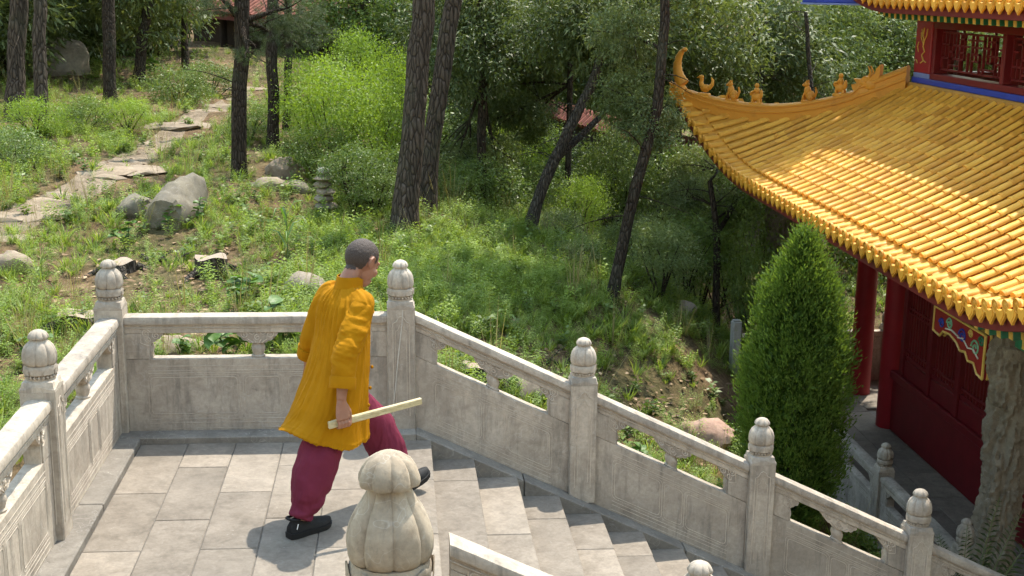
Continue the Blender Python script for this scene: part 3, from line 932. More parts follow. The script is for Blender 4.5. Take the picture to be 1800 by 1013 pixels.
# upper roof
upper_roof = rel(obj('roof', None, pav)); upper_roof['label'] = 'upper roof cut off by the top of the photo'
UP = dict(xe=5.80, fl=.20, xt=CXP-.02, ze=2.965, zt=6.6, a=.62, up=.55, hk=2.9, ht=4.95, hw=.02)
t2, d2, p2 = tiled_slope(UP, upper_roof, False, CYP-4.8, CYP+4.85)
join_tiles(t2, 'tile_field', M['glaze_field'], upper_roof)
pan_sheet(UP, CYP-4.8, CYP+4.85, .2, upper_roof)
for m_ in d2: obj('tile_disc', DISC, upper_roof).matrix_local = m_
for m_ in p2: obj('drip_tile', DRIP, upper_roof).matrix_local = upright(m_) @ Matrix.Translation((-.004, 0, 0))
eave_underside(UP, CYP-4.9, CYP+4.9, upper_roof, 6.7)
for k in (1, 2, 3): plain_slope(UP, k, upper_roof, 'tile_slope')
# square rafter tails with gold ends under the upper eave
RT = MB().box(0, .75, -.035, .035, -.035, .035, .004).mesh('rafter', M['green'], 30)
RE = MB().box(-.006, -.0005, -.030, .030, -.030, .030).box(-.009, -.006, -.017, .017, -.017, .017).mesh('rafter_end', M['gold'], 0)
for i in range(44):
    y = CYP-4.0+i*.187
    z = float(roof_z(UP['xe'], y, UP))-.20
    r = obj('rafter', RT, upper_roof, (UP['xe']+.17, y, z)); r.rotation_euler = (0, -.10, 0)
    obj('rafter_end', RE, r)
for i in range(52):
    y = CYP-5.0+i*.2
    z = float(roof_z(LOW['xe'], y, LOW))-.22
    r = obj('rafter', RT, lower_roof, (float(eave_x(y))+.20, y, z)); r.rotation_euler = (0, -.12, 0)
    obj('rafter_end', RE, r)
# blue corner beam of the upper eave
cb = MB().box(-.55, .9, -.11, .11, -.12, .12, .01); o = cb.build('corner_beam', M['blue'], upper_roof, 30, (UP['xe']-.05, CYP+4.35, 3.02)); o.rotation_euler = (0, .0, -.80)
cb = MB().box(-.57, .9, -.118, .118, -.145, -.121, .004); o = cb.build('corner_beam_edge', M['blue_pale'], upper_roof, 30, (UP['xe']-.05, CYP+4.35, 3.02)); o.rotation_euler = (0, .0, -.80)

def world_part(mb, name, mat, smooth=30, parent=None):
    o = mb.build(name, mat, parent or pav, smooth)
    if parent is None: rel(o)
    return o
# platform and its paving
plat = rel(obj('platform', None, pav))
MB().box(4.93, 16.2, -2.4, 10.12, -3.3, -2.735).build('platform_core', M['kerb'], plat, 0)
for i in range(9):
    MB().box(4.90, 5.285, -2.4+i*1.39+.003, -2.4+(i+1)*1.39-.003, -3.2, -2.702, .01).build('edge_stone', M['kerb'], plat, 0)
for i in range(3):
    for j in range(14):
        xa = 5.29+i*.43; ya = -1.2+j*.8+(.4 if i % 2 else 0)
        MB().box(xa+.003, xa+.427, ya+.003, min(ya+.797, 10.1), -2.75, -2.70+rnd.uniform(-.0015, .0015), .004).build('slab', M['paving'], plat, 0)
for j in range(6):
    xa = 6.58+j*.8
    for i in range(2): MB().box(xa+.003, xa+.797, 8.55+i*.78+.003, 8.55+(i+1)*.78-.003, -2.75, -2.70, .004).build('slab', M['paving'], plat, 0)

# lower red wall with its lattice doors (west side, full detail)
wl = rel(obj('wall', None, pav)); wl['label'] = 'dark red wall with wooden lattice windows'
YN, YF = .02, 7.80
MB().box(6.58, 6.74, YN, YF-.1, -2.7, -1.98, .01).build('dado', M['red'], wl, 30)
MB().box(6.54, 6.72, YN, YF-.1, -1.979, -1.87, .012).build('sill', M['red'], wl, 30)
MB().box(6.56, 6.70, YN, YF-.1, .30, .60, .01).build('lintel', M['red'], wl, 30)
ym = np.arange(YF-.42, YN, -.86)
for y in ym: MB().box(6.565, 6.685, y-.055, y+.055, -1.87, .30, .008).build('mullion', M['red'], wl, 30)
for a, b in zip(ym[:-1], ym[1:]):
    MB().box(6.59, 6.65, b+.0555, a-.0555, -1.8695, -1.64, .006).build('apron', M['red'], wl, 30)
    lat = MB()
    ya, yb = b+.055, a-.055
    for z, t in ((-1.60, .05), (-1.50, .03), (-1.0, .03), (-.94, .03), (-.55, .03), (.0, .03)):
        lat.box(6.60, 6.64, ya, yb, z-t/2, z+t/2)
    nb = 9
    for k in range(1, nb):
        y = ya+(yb-ya)*k/nb
        lat.box(6.605, 6.636, y-.011, y+.011, -1.63, .30)
    tag(lat.build('lattice', M['red'], wl, 0), kind='stuff')
for (x, y, r) in ((6.63, YF, .165),):
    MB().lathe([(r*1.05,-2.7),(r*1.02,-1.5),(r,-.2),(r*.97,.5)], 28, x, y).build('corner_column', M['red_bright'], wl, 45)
for k in (1, 2, 3):
    c, s = [(1,0),(0,1),(-1,0),(0,-1)][k]
    mbw = MB().box(6.58, 6.74, YN, YF, -2.7, -1.9)
    mbw.box(6.56, 6.70, YN, YF, .3, .6)
    for y in ym: mbw.box(6.565, 6.685, y-.055, y+.055, -1.9, .3)
    for y in np.arange(YN+.1, YF, .16): mbw.box(6.605, 6.636, y-.012, y+.012, -1.9, .3)
    mbw.xf(lambda x, y, z: (CXP+(x-CXP)*c-(y-CYP)*s, CYP+(x-CXP)*s+(y-CYP)*c, z-.001))
    tag(mbw.build('rear_wall', M['red'], wl, 0), kind='stuff')
MB().box(6.75, 14.35, YN+.2, YF-.2, .62, .70).build('ceiling', M['maroon_board'], wl, 0)

def dragon_column(x, y):
    n, k = 84, 190; rings = []
    for i in range(k+1):
        z = -2.7+.42+2.62*i/k
        ring = []
        for j in range(n):
            t = 2*PI*j/n
            a = t+z*3.1
            d = ((a/(2*PI)) % 1.0)-.5
            coil = math.exp(-(d/.13)**2)
            scales = .10*abs(math.sin(26*t*.5+z*30))*abs(math.sin(z*44-t*9))*coil
            cl = max(0, fbm(math.cos(t)*2.4+5, math.sin(t)*2.4, z*2.6, 4))
            ridge_ = abs(fbm(math.cos(t)*3.6, math.sin(t)*3.6+9, z*4.2, 3))
            r = .142+.070*coil*(1+2*scales)+.055*min(cl, .8)+.040*(1-ridge_)**4
            ring.append((x+r*math.cos(t), y+r*math.sin(t), z))
        rings.append(ring)
    c = rel(obj('column', None, pav))
    c['label'] = 'grey stone column carved with coiling dragon relief'
    MB().loft(rings).build('carved_shaft', M['dragon_stone'], c, 60)
    def wob(t, kk): return 1+.05*math.sin(6*t)*(kk in (1,2,3))
    MB().lathe([(.30,-2.699),(.32,-2.60),(.315,-2.45),(.29,-2.30),(.24,-2.20),(.20,-2.15)], 40, x, y, rf=wob).build('plinth', M['dragon_stone'], c, 45)
    MB().lathe([(.16,-.07),(.195,-.02),(.195,.06),(.16,.09)], 30, x, y).build('capital', M['dragon_stone'], c, 45)
for (x, y) in ((5.35, 1.87), (5.35, 9.0)): dragon_column(x, y)
for (x, y) in ((6.74, 9.3), (9.2, 9.3)):
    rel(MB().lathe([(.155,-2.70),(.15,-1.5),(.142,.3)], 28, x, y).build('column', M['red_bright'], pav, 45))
# lintels over the colonnade, painted
def painted_beam(x0, x1, y0, y1, ax):
    b = rel(obj('lintel', None, pav)); b['label'] = 'painted lintel in green, blue and gold'
    MB().box(x0, x1, y0, y1, .10, .36, .01).build('beam', M['green'], b, 30)
    MB().box(x0-.01, x1+.01, y0-.01, y1+.01, .361, .50, .01).build('beam', M['maroon_board'], b, 30)
    L = (y1-y0) if ax == 1 else (x1-x0)
    k = int(L/.5)
    for i in range(k):
        a = i*.5+.05
        mats = (M['blue'], M['teal'], M['gold'])
        mm = mats[i % 3]
        if ax == 1: q = MB().box(x0-.008, x0-.001, y0+a, y0+a+.36, .125, .335)
        else: q = MB().box(x0+a, x0+a+.36, y0-.008, y0-.001, .125, .335)
        q.build('painted_field', mm, b, 0)
painted_beam(5.24, 5.46, 2.07, 8.78, 1)
painted_beam(5.24, 5.46, .1, 1.66, 1)
painted_beam(5.58, 6.58, 9.20, 9.40, 0); painted_beam(6.90, 9.0, 9.20, 9.40, 0)
# spandrel brackets: pierced board, gold edge, scrolls
def spandrel(mapf, label):
    s = rel(obj('spandrel_bracket', None, pav)); s['label'] = label
    out = [(0,.10),(1.0,.10),(1.0,-.085),(.86,-.10),(.80,-.055),(.66,-.045),(.52,-.07),(.44,-.115),(.34,-.10),(.28,-.15),(.17,-.14),(.10,-.20),(.0,-.215)]
    MB().prism(out, lambda a, b: mapf(a, -.02, b), lambda a, b: mapf(a, .02, b)).build('board', M['red_bright'], s, 0)
    d = MB()
    for i in range(len(out)):
        p, q = out[i], out[(i+1) % len(out)]
        for yy in (-.024, .024): d.tube([mapf(p[0], yy, p[1]), mapf(q[0], yy, q[1])], .013, 5)
    d.build('gold_edge', M['gold'], s, 40)
    for (cx, cz, r, mm) in ((.42,.0,.055,'blue'),(.17,-.03,.06,'teal'),(.68,.03,.045,'teal'),(.84,.0,.04,'blue'),(.07,.04,.04,'green'),(.27,.05,.03,'gold')):
        e = MB()
        for sd in (-1, 1):
            k0 = len(e.v); pts = []
            for i in range(19):
                a = i/18; t = 2*PI*1.5*a; rr = r*(1-.8*a)
                pts.append(mapf(cx+rr*1.25*math.cos(t), sd*.024, cz+rr*math.sin(t)))
            e.tube(pts, .010, 5)
        e.build('painted_scroll', M[mm], s, 50)
    for (a0, z0, a1, z1) in ((.1,-.09,.3,-.06),(.3,-.06,.5,-.03),(.5,-.02,.75,-.02)):
        MB().tube([mapf(a0, -.026, z0), mapf((a0+a1)/2, -.026, max(z0, z1)+.015), mapf(a1, -.026, z1)], .008, 5).build('painted_scroll', M['white_line'], s, 50)
spandrel(lambda a, t, b: (5.10+t, 1.86+a*1.12, b*1.25+.02), 'painted red spandrel bracket with blue and green scrolls')
spandrel(lambda a, t, b: (6.60-a*.55, 9.3+t, b*1.3), 'painted spandrel bracket at the far red column')

# upper storey
us = rel(obj('upper_wall', None, pav)); us['label'] = 'red upper storey with fretwork windows above a blue band'
MB().box(6.50, 6.80, YN+.05, YF-.02, 1.60, 1.93, .02).build('plaster_base', M['ochre'], us, 30)
MB().box(6.545, 6.78, YN+.08, YF-.06, 1.9305, 2.0, .008).build('blue_band', M['blue'], us, 30)
MB().box(6.56, 6.76, 7.22, YF-.075, 2.0005, 2.06, .004).build('pale_blue_foot', M['blue_pale'], us, 30)
cp = MB().box(6.555, 6.80, 7.225, YF-.08, 2.0605, 2.72, .012).build('corner_post', M['red_bright'], us, 30)
gb = MB()
def twig(pts, r): gb.tube([(6.549, 7.225+a, 2.06+b) for a, b in pts], r, 5)
twig([(.18,.16),(.24,.22),(.16,.27),(.22,.33),(.20,.40),(.25,.46),(.22,.56)], .010)
twig([(.20,.40),(.13,.47),(.12,.55)], .008); twig([(.22,.36),(.30,.43),(.31,.50)], .007); twig([(.25,.46),(.30,.54)], .006)
twig([(.36,.26),(.40,.32),(.37,.38)], .008); twig([(.10,.14),(.18,.16),(.27,.12)], .008); twig([(.36,.12),(.42,.16)], .008)
gb.build('painted_branch', M['gold'], cp, 50)
MB().box(6.57, 6.77, YN+.1, 7.222, 2.0005, 2.075, .006).build('sill', M['red'], us, 30)
MB().box(6.57, 6.77, YN+.1, 7.222, 2.62, 2.72, .006).build('head_rail', M['red'], us, 30)
MB().box(6.50, 6.80, YN+.05, YF-.02, 2.7205, 2.80, .006).build('painted_frieze', M['blue'], us, 30)
wy = [7.222, 5.3, 3.4, 1.6, .12]
for a, b in zip(wy[:-1], wy[1:]):
    MB().box(6.575, 6.765, a-.09, a-.0005, 2.0755, 2.6195, .006).build('window_stile', M['red'], us, 30)
    fr = MB()
    ya, yb, za, zb = b+.02, a-.09, 2.0755, 2.6195
    t = .010
    def bar(y0, z0, y1, z1):
        fr.box(6.64, 6.67, min(y0, y1)-t, max(y0, y1)+t, min(z0, z1)-t, max(z0, z1)+t)
    bar(ya+.05, za+.05, ya+.05, zb-.03); bar(yb-.05, za+.05, yb-.05, zb-.03); bar(ya+.05, zb-.04, yb-.05, zb-.04); bar(ya+.05, za+.06, yb-.05, za+.06)
    W = yb-ya
    r2 = random.Random(int(a*10))
    cols = np.linspace(ya+.16, yb-.16, 15)
    zl = [za+.12, za+.20, za+.28, za+.36, za+.44]
    for i, y in enumerate(cols):
        lo, hi = (0, 4) if i % 3 == 1 else ((0, 2) if r2.random() < .5 else (1, 4))
        bar(y, zl[lo] if lo else za+.06, y, zl[hi] if hi < 4 else zb-.04)
    for i in range(14):
        for z in zl:
            if r2.random() < .45: bar(cols[i], z, cols[i+1], z)
    for i in (0, 14):
        for z in zl[1::2]: bar(cols[i], z, (ya+.05) if i == 0 else (yb-.05), z)
    tag(fr.build('fret_window', M['red'], us, 0), kind='stuff')
for k in (1, 2, 3):
    c, s = [(1,0),(0,1),(-1,0),(0,-1)][k]
    mbw = MB().box(6.50, 6.80, YN+.35, YF-.4, 1.60, 1.99); mbw.box(6.57, 6.77, YN+.35, YF-.4, 2.0, 2.07); mbw.box(6.57, 6.77, YN+.35, YF-.4, 2.62, 2.8)
    for y in np.arange(YN+.45, YF-.4, .42): mbw.box(6.64, 6.67, y-.012, y+.012, 2.07, 2.62)
    for y in (YN+.1, 3.83, YF-.5): mbw.box(6.58, 6.76, y, y+.2, 2.0, 2.7)
    mbw.xf(lambda x, y, z: (CXP+(x-CXP)*c-(y-CYP)*s, CYP+(x-CXP)*s+(y-CYP)*c, z-.0015))
    tag(mbw.build('rear_upper_wall', M['red'], us, 0), kind='stuff')

# the low balustrade round the pavilion terrace
G2 = 'posts of the pavilion terrace balustrade'
def small_post(x, y, lab):
    o = post((x, y, -2.715), lab, 0, PM, 'balustrade_post', G2); o.scale = (.92, .92, .92); return o
small_post(5.1, 3.99, 'shaded stone post on the pavilion terrace between cypress and fern leaves')
small_post(5.1, 1.94, 'shaded stone post on the pavilion terrace behind the fern leaves')
small_post(5.1, 6.06, 'terrace post of the pavilion hidden behind the cypress')
small_post(5.1, 9.95, 'corner post of the pavilion terrace at the far side')
small_post(7.35, 9.95, 'terrace post on the far side of the pavilion beyond the red columns')
G3 = 'rail panels of the pavilion terrace'
def small_bay(L, loc, rz, lab):
    o = bay(L/.92, 0, loc, rz, lab, G3); o.scale = (.92, .92, .92)
small_bay(2.05-.18, (5.1, 1.94+.09, -2.715), PI/2, 'shaded stone rail between the two terrace posts beside the red wall')
small_bay(2.07-.18, (5.1, 3.99+.09, -2.715), PI/2, 'shaded stone rail of the terrace emerging from behind the cypress')
small_bay(3.89-.18, (5.1, 6.06+.09, -2.715), PI/2, 'terrace rail of the pavilion behind the cypress')
small_bay(2.25-.18, (5.1+.09, 9.95, -2.715), 0, 'far terrace rail of the pavilion left of the red column')
small_bay(2.0, (7.44, 9.95, -2.715), 0, 'far terrace rail seen between the two red columns')
# ------------------------------------------------------------------ foliage
def leaf_mat(name, lo, mid, hi, rough=.45, trans=.3, spec=.35):
    t = NT(name)
    a = t.n('ShaderNodeAttribute', attribute_name='tint')
    c = t.ramp(a.outputs['Fac'], [(0, lo), (.5, mid), (1, hi)])
    c = t.mix(1.0, c, t.ramp(t.rand(), [(0, (.80,.84,.78)), (1, (1.18,1.14,1.10))]), 'MULTIPLY')
    t.col(c); t.set(Roughness=rough, Specular_IOR_Level=spec)
    tr = t.n('ShaderNodeBsdfTranslucent'); mx = t.n('ShaderNodeMixShader')
    cc = t.mix(1.0, c, (1.5, 1.45, .65), 'MULTIPLY'); t.l(cc, tr.inputs['Color'])
    mx.inputs[0].default_value = trans
    t.l(t.b.outputs[0], mx.inputs[1]); t.l(tr.outputs[0], mx.inputs[2]); t.l(mx.outputs[0], t.out.inputs['Surface'])
    return t.m
M['leaf_oak'] = leaf_mat('oak_leaf', (.064,.090,.032), (.108,.143,.054), (.18,.215,.098), .5, .3, .3)
M['leaf_bright'] = leaf_mat('locust_leaf', (.12,.19,.024), (.19,.285,.036), (.27,.37,.06), .5, .45)
M['leaf_mid'] = leaf_mat('shrub_leaf', (.075,.120,.028), (.122,.184,.044), (.185,.25,.072), .45, .32)
M['leaf_pale'] = leaf_mat('pale_shrub_leaf', (.09,.13,.045), (.14,.19,.07), (.21,.26,.11), .5, .32)
M['leaf_weed'] = leaf_mat('weed_leaf', (.11,.17,.028), (.185,.27,.046), (.28,.365,.085), .5, .38)
M['leaf_grass'] = leaf_mat('grass_blade', (.11,.17,.03), (.185,.265,.048), (.30,.36,.10), .5, .38)
M['needle'] = leaf_mat('pine_needle', (.028,.050,.018), (.048,.075,.025), (.095,.110,.035), .5, .2)
M['cypress'] = leaf_mat('cypress_spray', (.058,.105,.020), (.100,.168,.032), (.165,.24,.052), .55, .35, .2)
M['fern'] = leaf_mat('fern_leaf', (.018,.036,.012), (.03,.055,.018), (.05,.08,.03), .4, .3)
def bark_mat(name, lo, hi, sc=1.0):
    t = NT(name); v = t.coords(scale=(9*sc, 9*sc, 1.6*sc)); v2 = t.coords()
    vo = t.n('ShaderNodeTexVoronoi'); vo.feature = 'DISTANCE_TO_EDGE'; vo.inputs['Scale'].default_value = 2.2; t.l(v, vo.inputs['Vector'])
    nz = t.noise(v, 2.5, 6, .7, .6)
    c = t.ramp(nz, [(.3, lo), (.7, hi)])
    c = t.mix(t.ramp(vo.outputs['Distance'], [(0, (.85,.85,.85)), (.12, (0,0,0))]), c, tuple(x*.3 for x in lo))
    c = t.mix(t.ramp(t.noise(v2, 2.0, 4, .6), [(.5, (0,0,0)), (.75, (.35,.35,.35))]), c, (.085,.095,.06))
    t.col(c); t.set(Roughness=.95, Specular_IOR_Level=.1)
    t.bump(t.math('ADD', t.ramp(vo.outputs['Distance'], [(0, (0,0,0)), (.25, (1,1,1))]), t.math('MULTIPLY', nz, .6)), .9, .03)
    return t.m
M['bark_pine'] = bark_mat('pine_bark', (.045,.035,.027), (.135,.104,.082))
M['bark_dark'] = bark_mat('dark_bark', (.032,.024,.018), (.088,.066,.050), 1.5)
M['bark_grey'] = bark_mat('grey_bark', (.045,.038,.032), (.125,.106,.088), 1.5)

def norm(a): return a/np.maximum(np.linalg.norm(a, axis=-1, keepdims=True), 1e-9)
def leaves_geo(P, D, N, ln, wd, tint, fold=.12, droop=.0):
    """one folded quad per leaf"""
    D = norm(D); S = norm(np.cross(D, N)); N2 = np.cross(S, D)
    ln = np.asarray(ln)[:, None]; wd = np.asarray(wd)[:, None]
    a = P; tip = P+D*ln-np.array([0,0,1])*droop*ln
    mid = P+D*ln*.45
    l = mid+S*wd*.5+N2*wd*fold; r = mid-S*wd*.5+N2*wd*fold
    V = np.stack([a, l, tip, r], 1).reshape(-1, 3)
    F = np.arange(len(P)*4).reshape(-1, 4)
    return V, F, np.repeat(tint, 4)
def tint_mesh(name, V, F, T, mat):
    me = np_mesh(name, V, F, mat, False)
    at_ = me.attributes.new('tint', 'FLOAT', 'POINT'); at_.data.foreach_set('value', np.asarray(T, np.float32))
    return me
def crown_mesh(name, mat, n_cl, per, rx=1.0, rz=.8, cl_r=.22, ln=.09, wd=.036, seed=0, shell=.55, droop=.3, gap=.0, whorl=True):
    g = np.random.default_rng(seed)
    c = norm(g.normal(size=(n_cl*3, 3)))
    rad = shell+(1-shell)*g.random(n_cl*3)**.7
    ns = np.array([mnoise.noise(Vector(tuple(q*1.7+seed))) for q in c])
    rad = rad*(1+.38*ns)
    keep = ns > -.35+gap
    c = (c*rad[:, None])[keep][:n_cl]
    c = c*np.array([rx, rx, rz])
    n = len(c)
    P = np.repeat(c, per, 0)
    out = norm(P+1e-3)
    off = g.normal(size=P.shape)*cl_r*np.array([1, 1, .62])
    P = P+off
    D = norm(g.normal(size=P.shape)*.9+norm(off)*.8+out*.35+np.array([0, 0, -droop]))
    N = norm(g.normal(size=P.shape)*.55+np.array([.15, .2, 1.0]))
    clt = np.repeat(g.random(n), per)
    T = np.clip(.35*clt+.65*g.random(len(P))*.8+.1*out[:, 2], 0, 1)
    return tint_mesh(name, *leaves_geo(P, D, N, ln*(.65+.7*g.random(len(P))), wd*(.7+.6*g.random(len(P))), T, .14, droop*.25), mat)
def pine_mesh(name, n_cl, seed, rx=1.0, rz=.55):
    g = np.random.default_rng(seed)
    c = norm(g.normal(size=(n_cl, 3)))*(.35+.65*g.random((n_cl, 1))**.6)*np.array([rx, rx, rz])
    per = 90
    P = np.repeat(c, per, 0)+g.normal(size=(n_cl*per, 3))*.035
    D = norm(g.normal(size=P.shape)+np.array([0, 0, .15])+np.repeat(norm(c+.01)*.7, per, 0))
    T = np.clip(np.repeat(g.random(n_cl), per)*.6+.4*g.random(len(P)), 0, 1)
    return tint_mesh(name, *leaves_geo(P, D, norm(g.normal(size=P.shape)), .13*(.7+.6*g.random(len(P))), np.full(len(P), .006), T, 0, .1), M['needle'])
CR = {
 'oak': [crown_mesh('oak_crown', M['leaf_oak'], 190, 32, 1, .85, .115, .105, .034, s, .40, .45) for s in (1, 2, 3)],
 'mid': [crown_mesh('shrub_crown', M['leaf_mid'], 120, 48, 1, .85, .15, .075, .034, s, .45, .25) for s in (4, 5)],
 'pale': [crown_mesh('pale_crown', M['leaf_pale'], 190, 40, 1, .8, .13, .075, .026, s, .40, .3) for s in (6, 7)],
 'bright': [crown_mesh('locust_crown', M['leaf_bright'], 150, 52, 1, .85, .17, .060, .026, s, .4, .2) for s in (8, 9)],
 'pine': [pine_mesh('pine_crown', 80, s) for s in (10, 11)],
 'canopy': [crown_mesh('canopy_crown', M['leaf_oak'], 60, 34, 1, .5, .16, .16, .07, s, .3, .3, .1) for s in (12, 13)],
}
def limb(mb, a, b, r0, r1, bend, seed, n=6):
    a, b = Vector(a), Vector(b); r = random.Random(seed); L = (b-a).length
    off = Vector((r.uniform(-1, 1), r.uniform(-1, 1), r.uniform(.2, 1)))*bend*L
    pts = [a+(b-a)*(i/n)+off*math.sin(PI*i/n) for i in range(n+1)]
    mb.tube(pts, [r0+(r1-r0)*i/n for i in range(n+1)], 7)
    return pts
def put_crown(parent, kind, loc, scale, seed, name='crown'):
    r = random.Random(seed)
    me = CR[kind][seed % len(CR[kind])]
    o = obj(name, me, parent, loc)
    s = scale if isinstance(scale, (tuple, list)) else (scale,)*3
    o.scale = tuple(q*r.uniform(.93, 1.07) for q in s); o.rotation_euler = (r.uniform(-.2, .2), r.uniform(-.2, .2), r.uniform(0, 6.28))
    return o
TREES = []
def tree(name, label, path, dep, r0, r1, top, crowns, bark='bark_dark', group=None, forks=(), twigs=0, cat='tree', seed=0):
    """path: picture points of the trunk, bottom first, all at distance dep; top: extra height above the last point;
    crowns: (kind, u, v, depth offset, radius) or (kind, None, dx, dy, dz, radius) relative to the trunk head"""
    W = [Vector(at(u, v, dep+k*.0)) for k, (u, v) in enumerate(path)]
    base = W[0].copy()
    z0 = tz(base.x, base.y)
    g0 = Vector((base.x, base.y, z0-.1))
    t = thing(name, label, cat, (base.x, base.y, z0), 0, group)
    pts = [g0]+W if W[0].z > z0+.02 else [g0]+W[1:]
    dirn = (pts[-1]-pts[-2]).normalized()
    dirn = (dirn+Vector((0, 0, .6))).normalized()
    if top:
        for k in range(1, 5): pts.append(pts[-1]+dirn*top/4+Vector((rnd.uniform(-.08, .08), rnd.uniform(-.08, .08), 0)))
    # smooth resample
    P = []
    for i in range(len(pts)-1):
        n = max(2, int((pts[i+1]-pts[i]).length/.35))
        for k in range(n):
            q = pts[i].lerp(pts[i+1], k/n); P.append(q)
    P.append(pts[-1])
    for _ in range(3):
        P = [P[0]]+[(P[i-1]+P[i]*2+P[i+1])/4 for i in range(1, len(P)-1)]+[P[-1]]
    for i in range(1, len(P)-1): P[i] = P[i]+Vector((fbm(P[i].z*1.3, dep, 1), fbm(P[i].z*1.3, dep, 7), 0))*r0*.35
    n = len(P)
    R_ = [(r0+(r1-r0)*(i/(n-1)))*(1+.06*fbm(i*.7, dep)) for i in range(n)]
    R_[0] *= 1.35; 
    if n > 3: R_[1] *= 1.15
    mb = MB().tube(P, R_, 12)
    heads = [P[-1]]
    for fi, (k, fpath, fr) in enumerate(forks):
        a = min(range(n), key=lambda i: (P[i]-Vector(at(fpath[0][0], fpath[0][1], dep))).length)
        pp = [P[a]]+[Vector(at(u, v, dep-.25*(j+1)*(1 if fi % 2 else -1))) for j, (u, v) in enumerate(fpath[1:])]
        mb.tube(pp, [fr*(1-.55*i/(len(pp)-1)) for i in range(len(pp))], 8)
        heads.append(pp[-1])
    rr = random.Random(seed+int(dep*10))
    for cr in crowns:
        if cr[1] is None: c = P[-1]+Vector(cr[2:5]); rad = cr[5]
        else: c = Vector(at(cr[1], cr[2], dep+cr[3])); rad = cr[4]
        h = min(heads, key=lambda q: (q-c).length)
        # a limb reaches each crown mass, with small branches in it
        a = min(P[n//3:], key=lambda q: (q-(c-Vector((0, 0, rad*.5)))).length)
        lp = limb(mb, a, c, max(r1*.55, .012), .010, .06, rr.random())
        for q in range(6):
            d = Vector((rr.uniform(-1, 1), rr.uniform(-1, 1), rr.uniform(-.5, .8))).normalized()*rad*.8
            limb(mb, lp[rr.randint(3, 6)], c+d, .012, .004, .08, rr.random(), 4)
        put_crown(t, cr[0], c-t.location, rad, int(rr.random()*1000))
    for q in range(twigs):
        i = rr.randint(n//4, n-1)
        d = Vector((rr.uniform(-1, 1), rr.uniform(-1, 1), rr.uniform(-.35, .5))).normalized()*rr.uniform(.3, .9)
        limb(mb, P[i], P[i]+d, .010, .003, .12, rr.random(), 5)
    mb.xf(lambda x, y, z: (x-t.location.x, y-t.location.y, z-t.location.z))
    me = mb.build('trunk', M[bark], t, 60)
    TREES.append(t)
    return t
HI = lambda *a: ('canopy', None)+a
GP = 'pine trunks on the hillside'
# the slope behind the landing: pines whose heads are above the frame
tree('pine_tree', 'grey-barked pine trunk at the left edge of the photo', [(28,215),(31,100),(33,-20)], 22.5, .155, .14, 5, [], 'bark_pine', GP, twigs=5)
tree('pine_tree', 'second pine trunk from the left edge, standing close beside its neighbour', [(71,200),(71,100),(70,-20)], 22.0, .115, .105, 5, [], 'bark_pine', GP, twigs=5)
tree('pine_tree', 'dark pine trunk rising right of the grey boulder', [(194,165),(191,80),(189,-20)], 25, .125, .11, 5, [], 'bark_dark', GP, twigs=8)
tree('oak_tree', 'leaning dark trunk in the shade, first one right of the boulder pine', [(243,125),(252,70),(262,-10)], 28, .12, .10, 4, [('oak',255,-30,.5,1.5)], 'bark_dark', None, twigs=6)
tree('pine_tree', 'thin dark trunk in front of the leaf litter at the top of the path', [(326,132),(325,60),(324,-10)], 30, .075, .07, 4, [], 'bark_dark', GP, twigs=6)
tree('pine_tree', 'straight dark pine trunk standing between stone block and path', [(417,308),(421,200),(424,100),(428,-20)], 18.8, .112, .098, 5, [('pine',470,55,.4,.42), ('pine',505,15,.3,.50), ('pine',385,-5,-.2,.45), ('pine',440,100,-.3,.25)], 'bark_dark', GP, twigs=14)
tree('pine_tree', 'short dark trunk, left one of the pair beside the bright shrubs', [(478,238),(479,160),(480,-10)], 21.2, .095, .085, 5, [('pine',510,80,.4,.45), ('pine',520,30,.2,.5)], 'bark_dark', GP, twigs=8)
tree('pine_tree', 'thinner dark trunk, right one of the pair beside the bright shrubs', [(504,203),(507,130),(508,-10)], 23, .07, .062, 5, [('pine',540,60,.3,.5)], 'bark_dark', GP, twigs=8)
tree('pine_tree', 'tall furrowed pine trunk behind the man, left one of the close pair', [(711,408),(720,300),(732,150),(748,-15)], 16.9, .150, .125, 6, [], 'bark_pine', GP, twigs=12)
tree('pine_tree', 'furrowed pine trunk half hidden behind the taller one of the pair', [(748,388),(756,250),(775,120),(800,-15)], 17.8, .122, .10, 6, [], 'bark_pine', GP, twigs=14)
tree('chestnut_oak', 'leaning forked tree above the grassy slope', [(925,420),(945,350),(965,300),(985,262),(1005,215),(1035,160),(1062,90),(1085,-10)], 17.9, .085, .045, 2.5,
     [('oak',1075,40,.3,.95), ('oak',1085,60,.6,.6), ('oak',1000,25,.5,.8)], 'bark_grey', None, [(0, [(978,285),(1015,245),(1060,200),(1105,158),(1150,105)], .055)], 16)
tree('chestnut_oak', 'bent thin tree on the slope right of the forked one', [(1070,543),(1083,490),(1098,410),(1112,345),(1135,270),(1158,200),(1165,80),(1170,-10)], 15.9, .075, .05, 2.5,
     [('oak',1145,215,.2,.40), ('oak',1110,175,.4,.45), ('oak',1095,60,.5,.5), HI(.3,.5,1.0,1.5)], 'bark_dark', None, (), 16)
tree('chestnut_oak', 'slim upright tree left of the cypress with forked top', [(1258,553),(1261,470),(1262,410),(1254,360),(1248,318)], 18.0, .062, .035, 0,
     [('oak',1225,300,3.2,.5), ('oak',1290,365,.6,.34), ('oak',1205,345,.5,.35), ('mid',1300,340,3,.5)], 'bark_dark', None, [(0, [(1262,415),(1283,375),(1300,345)], .04)], 12)
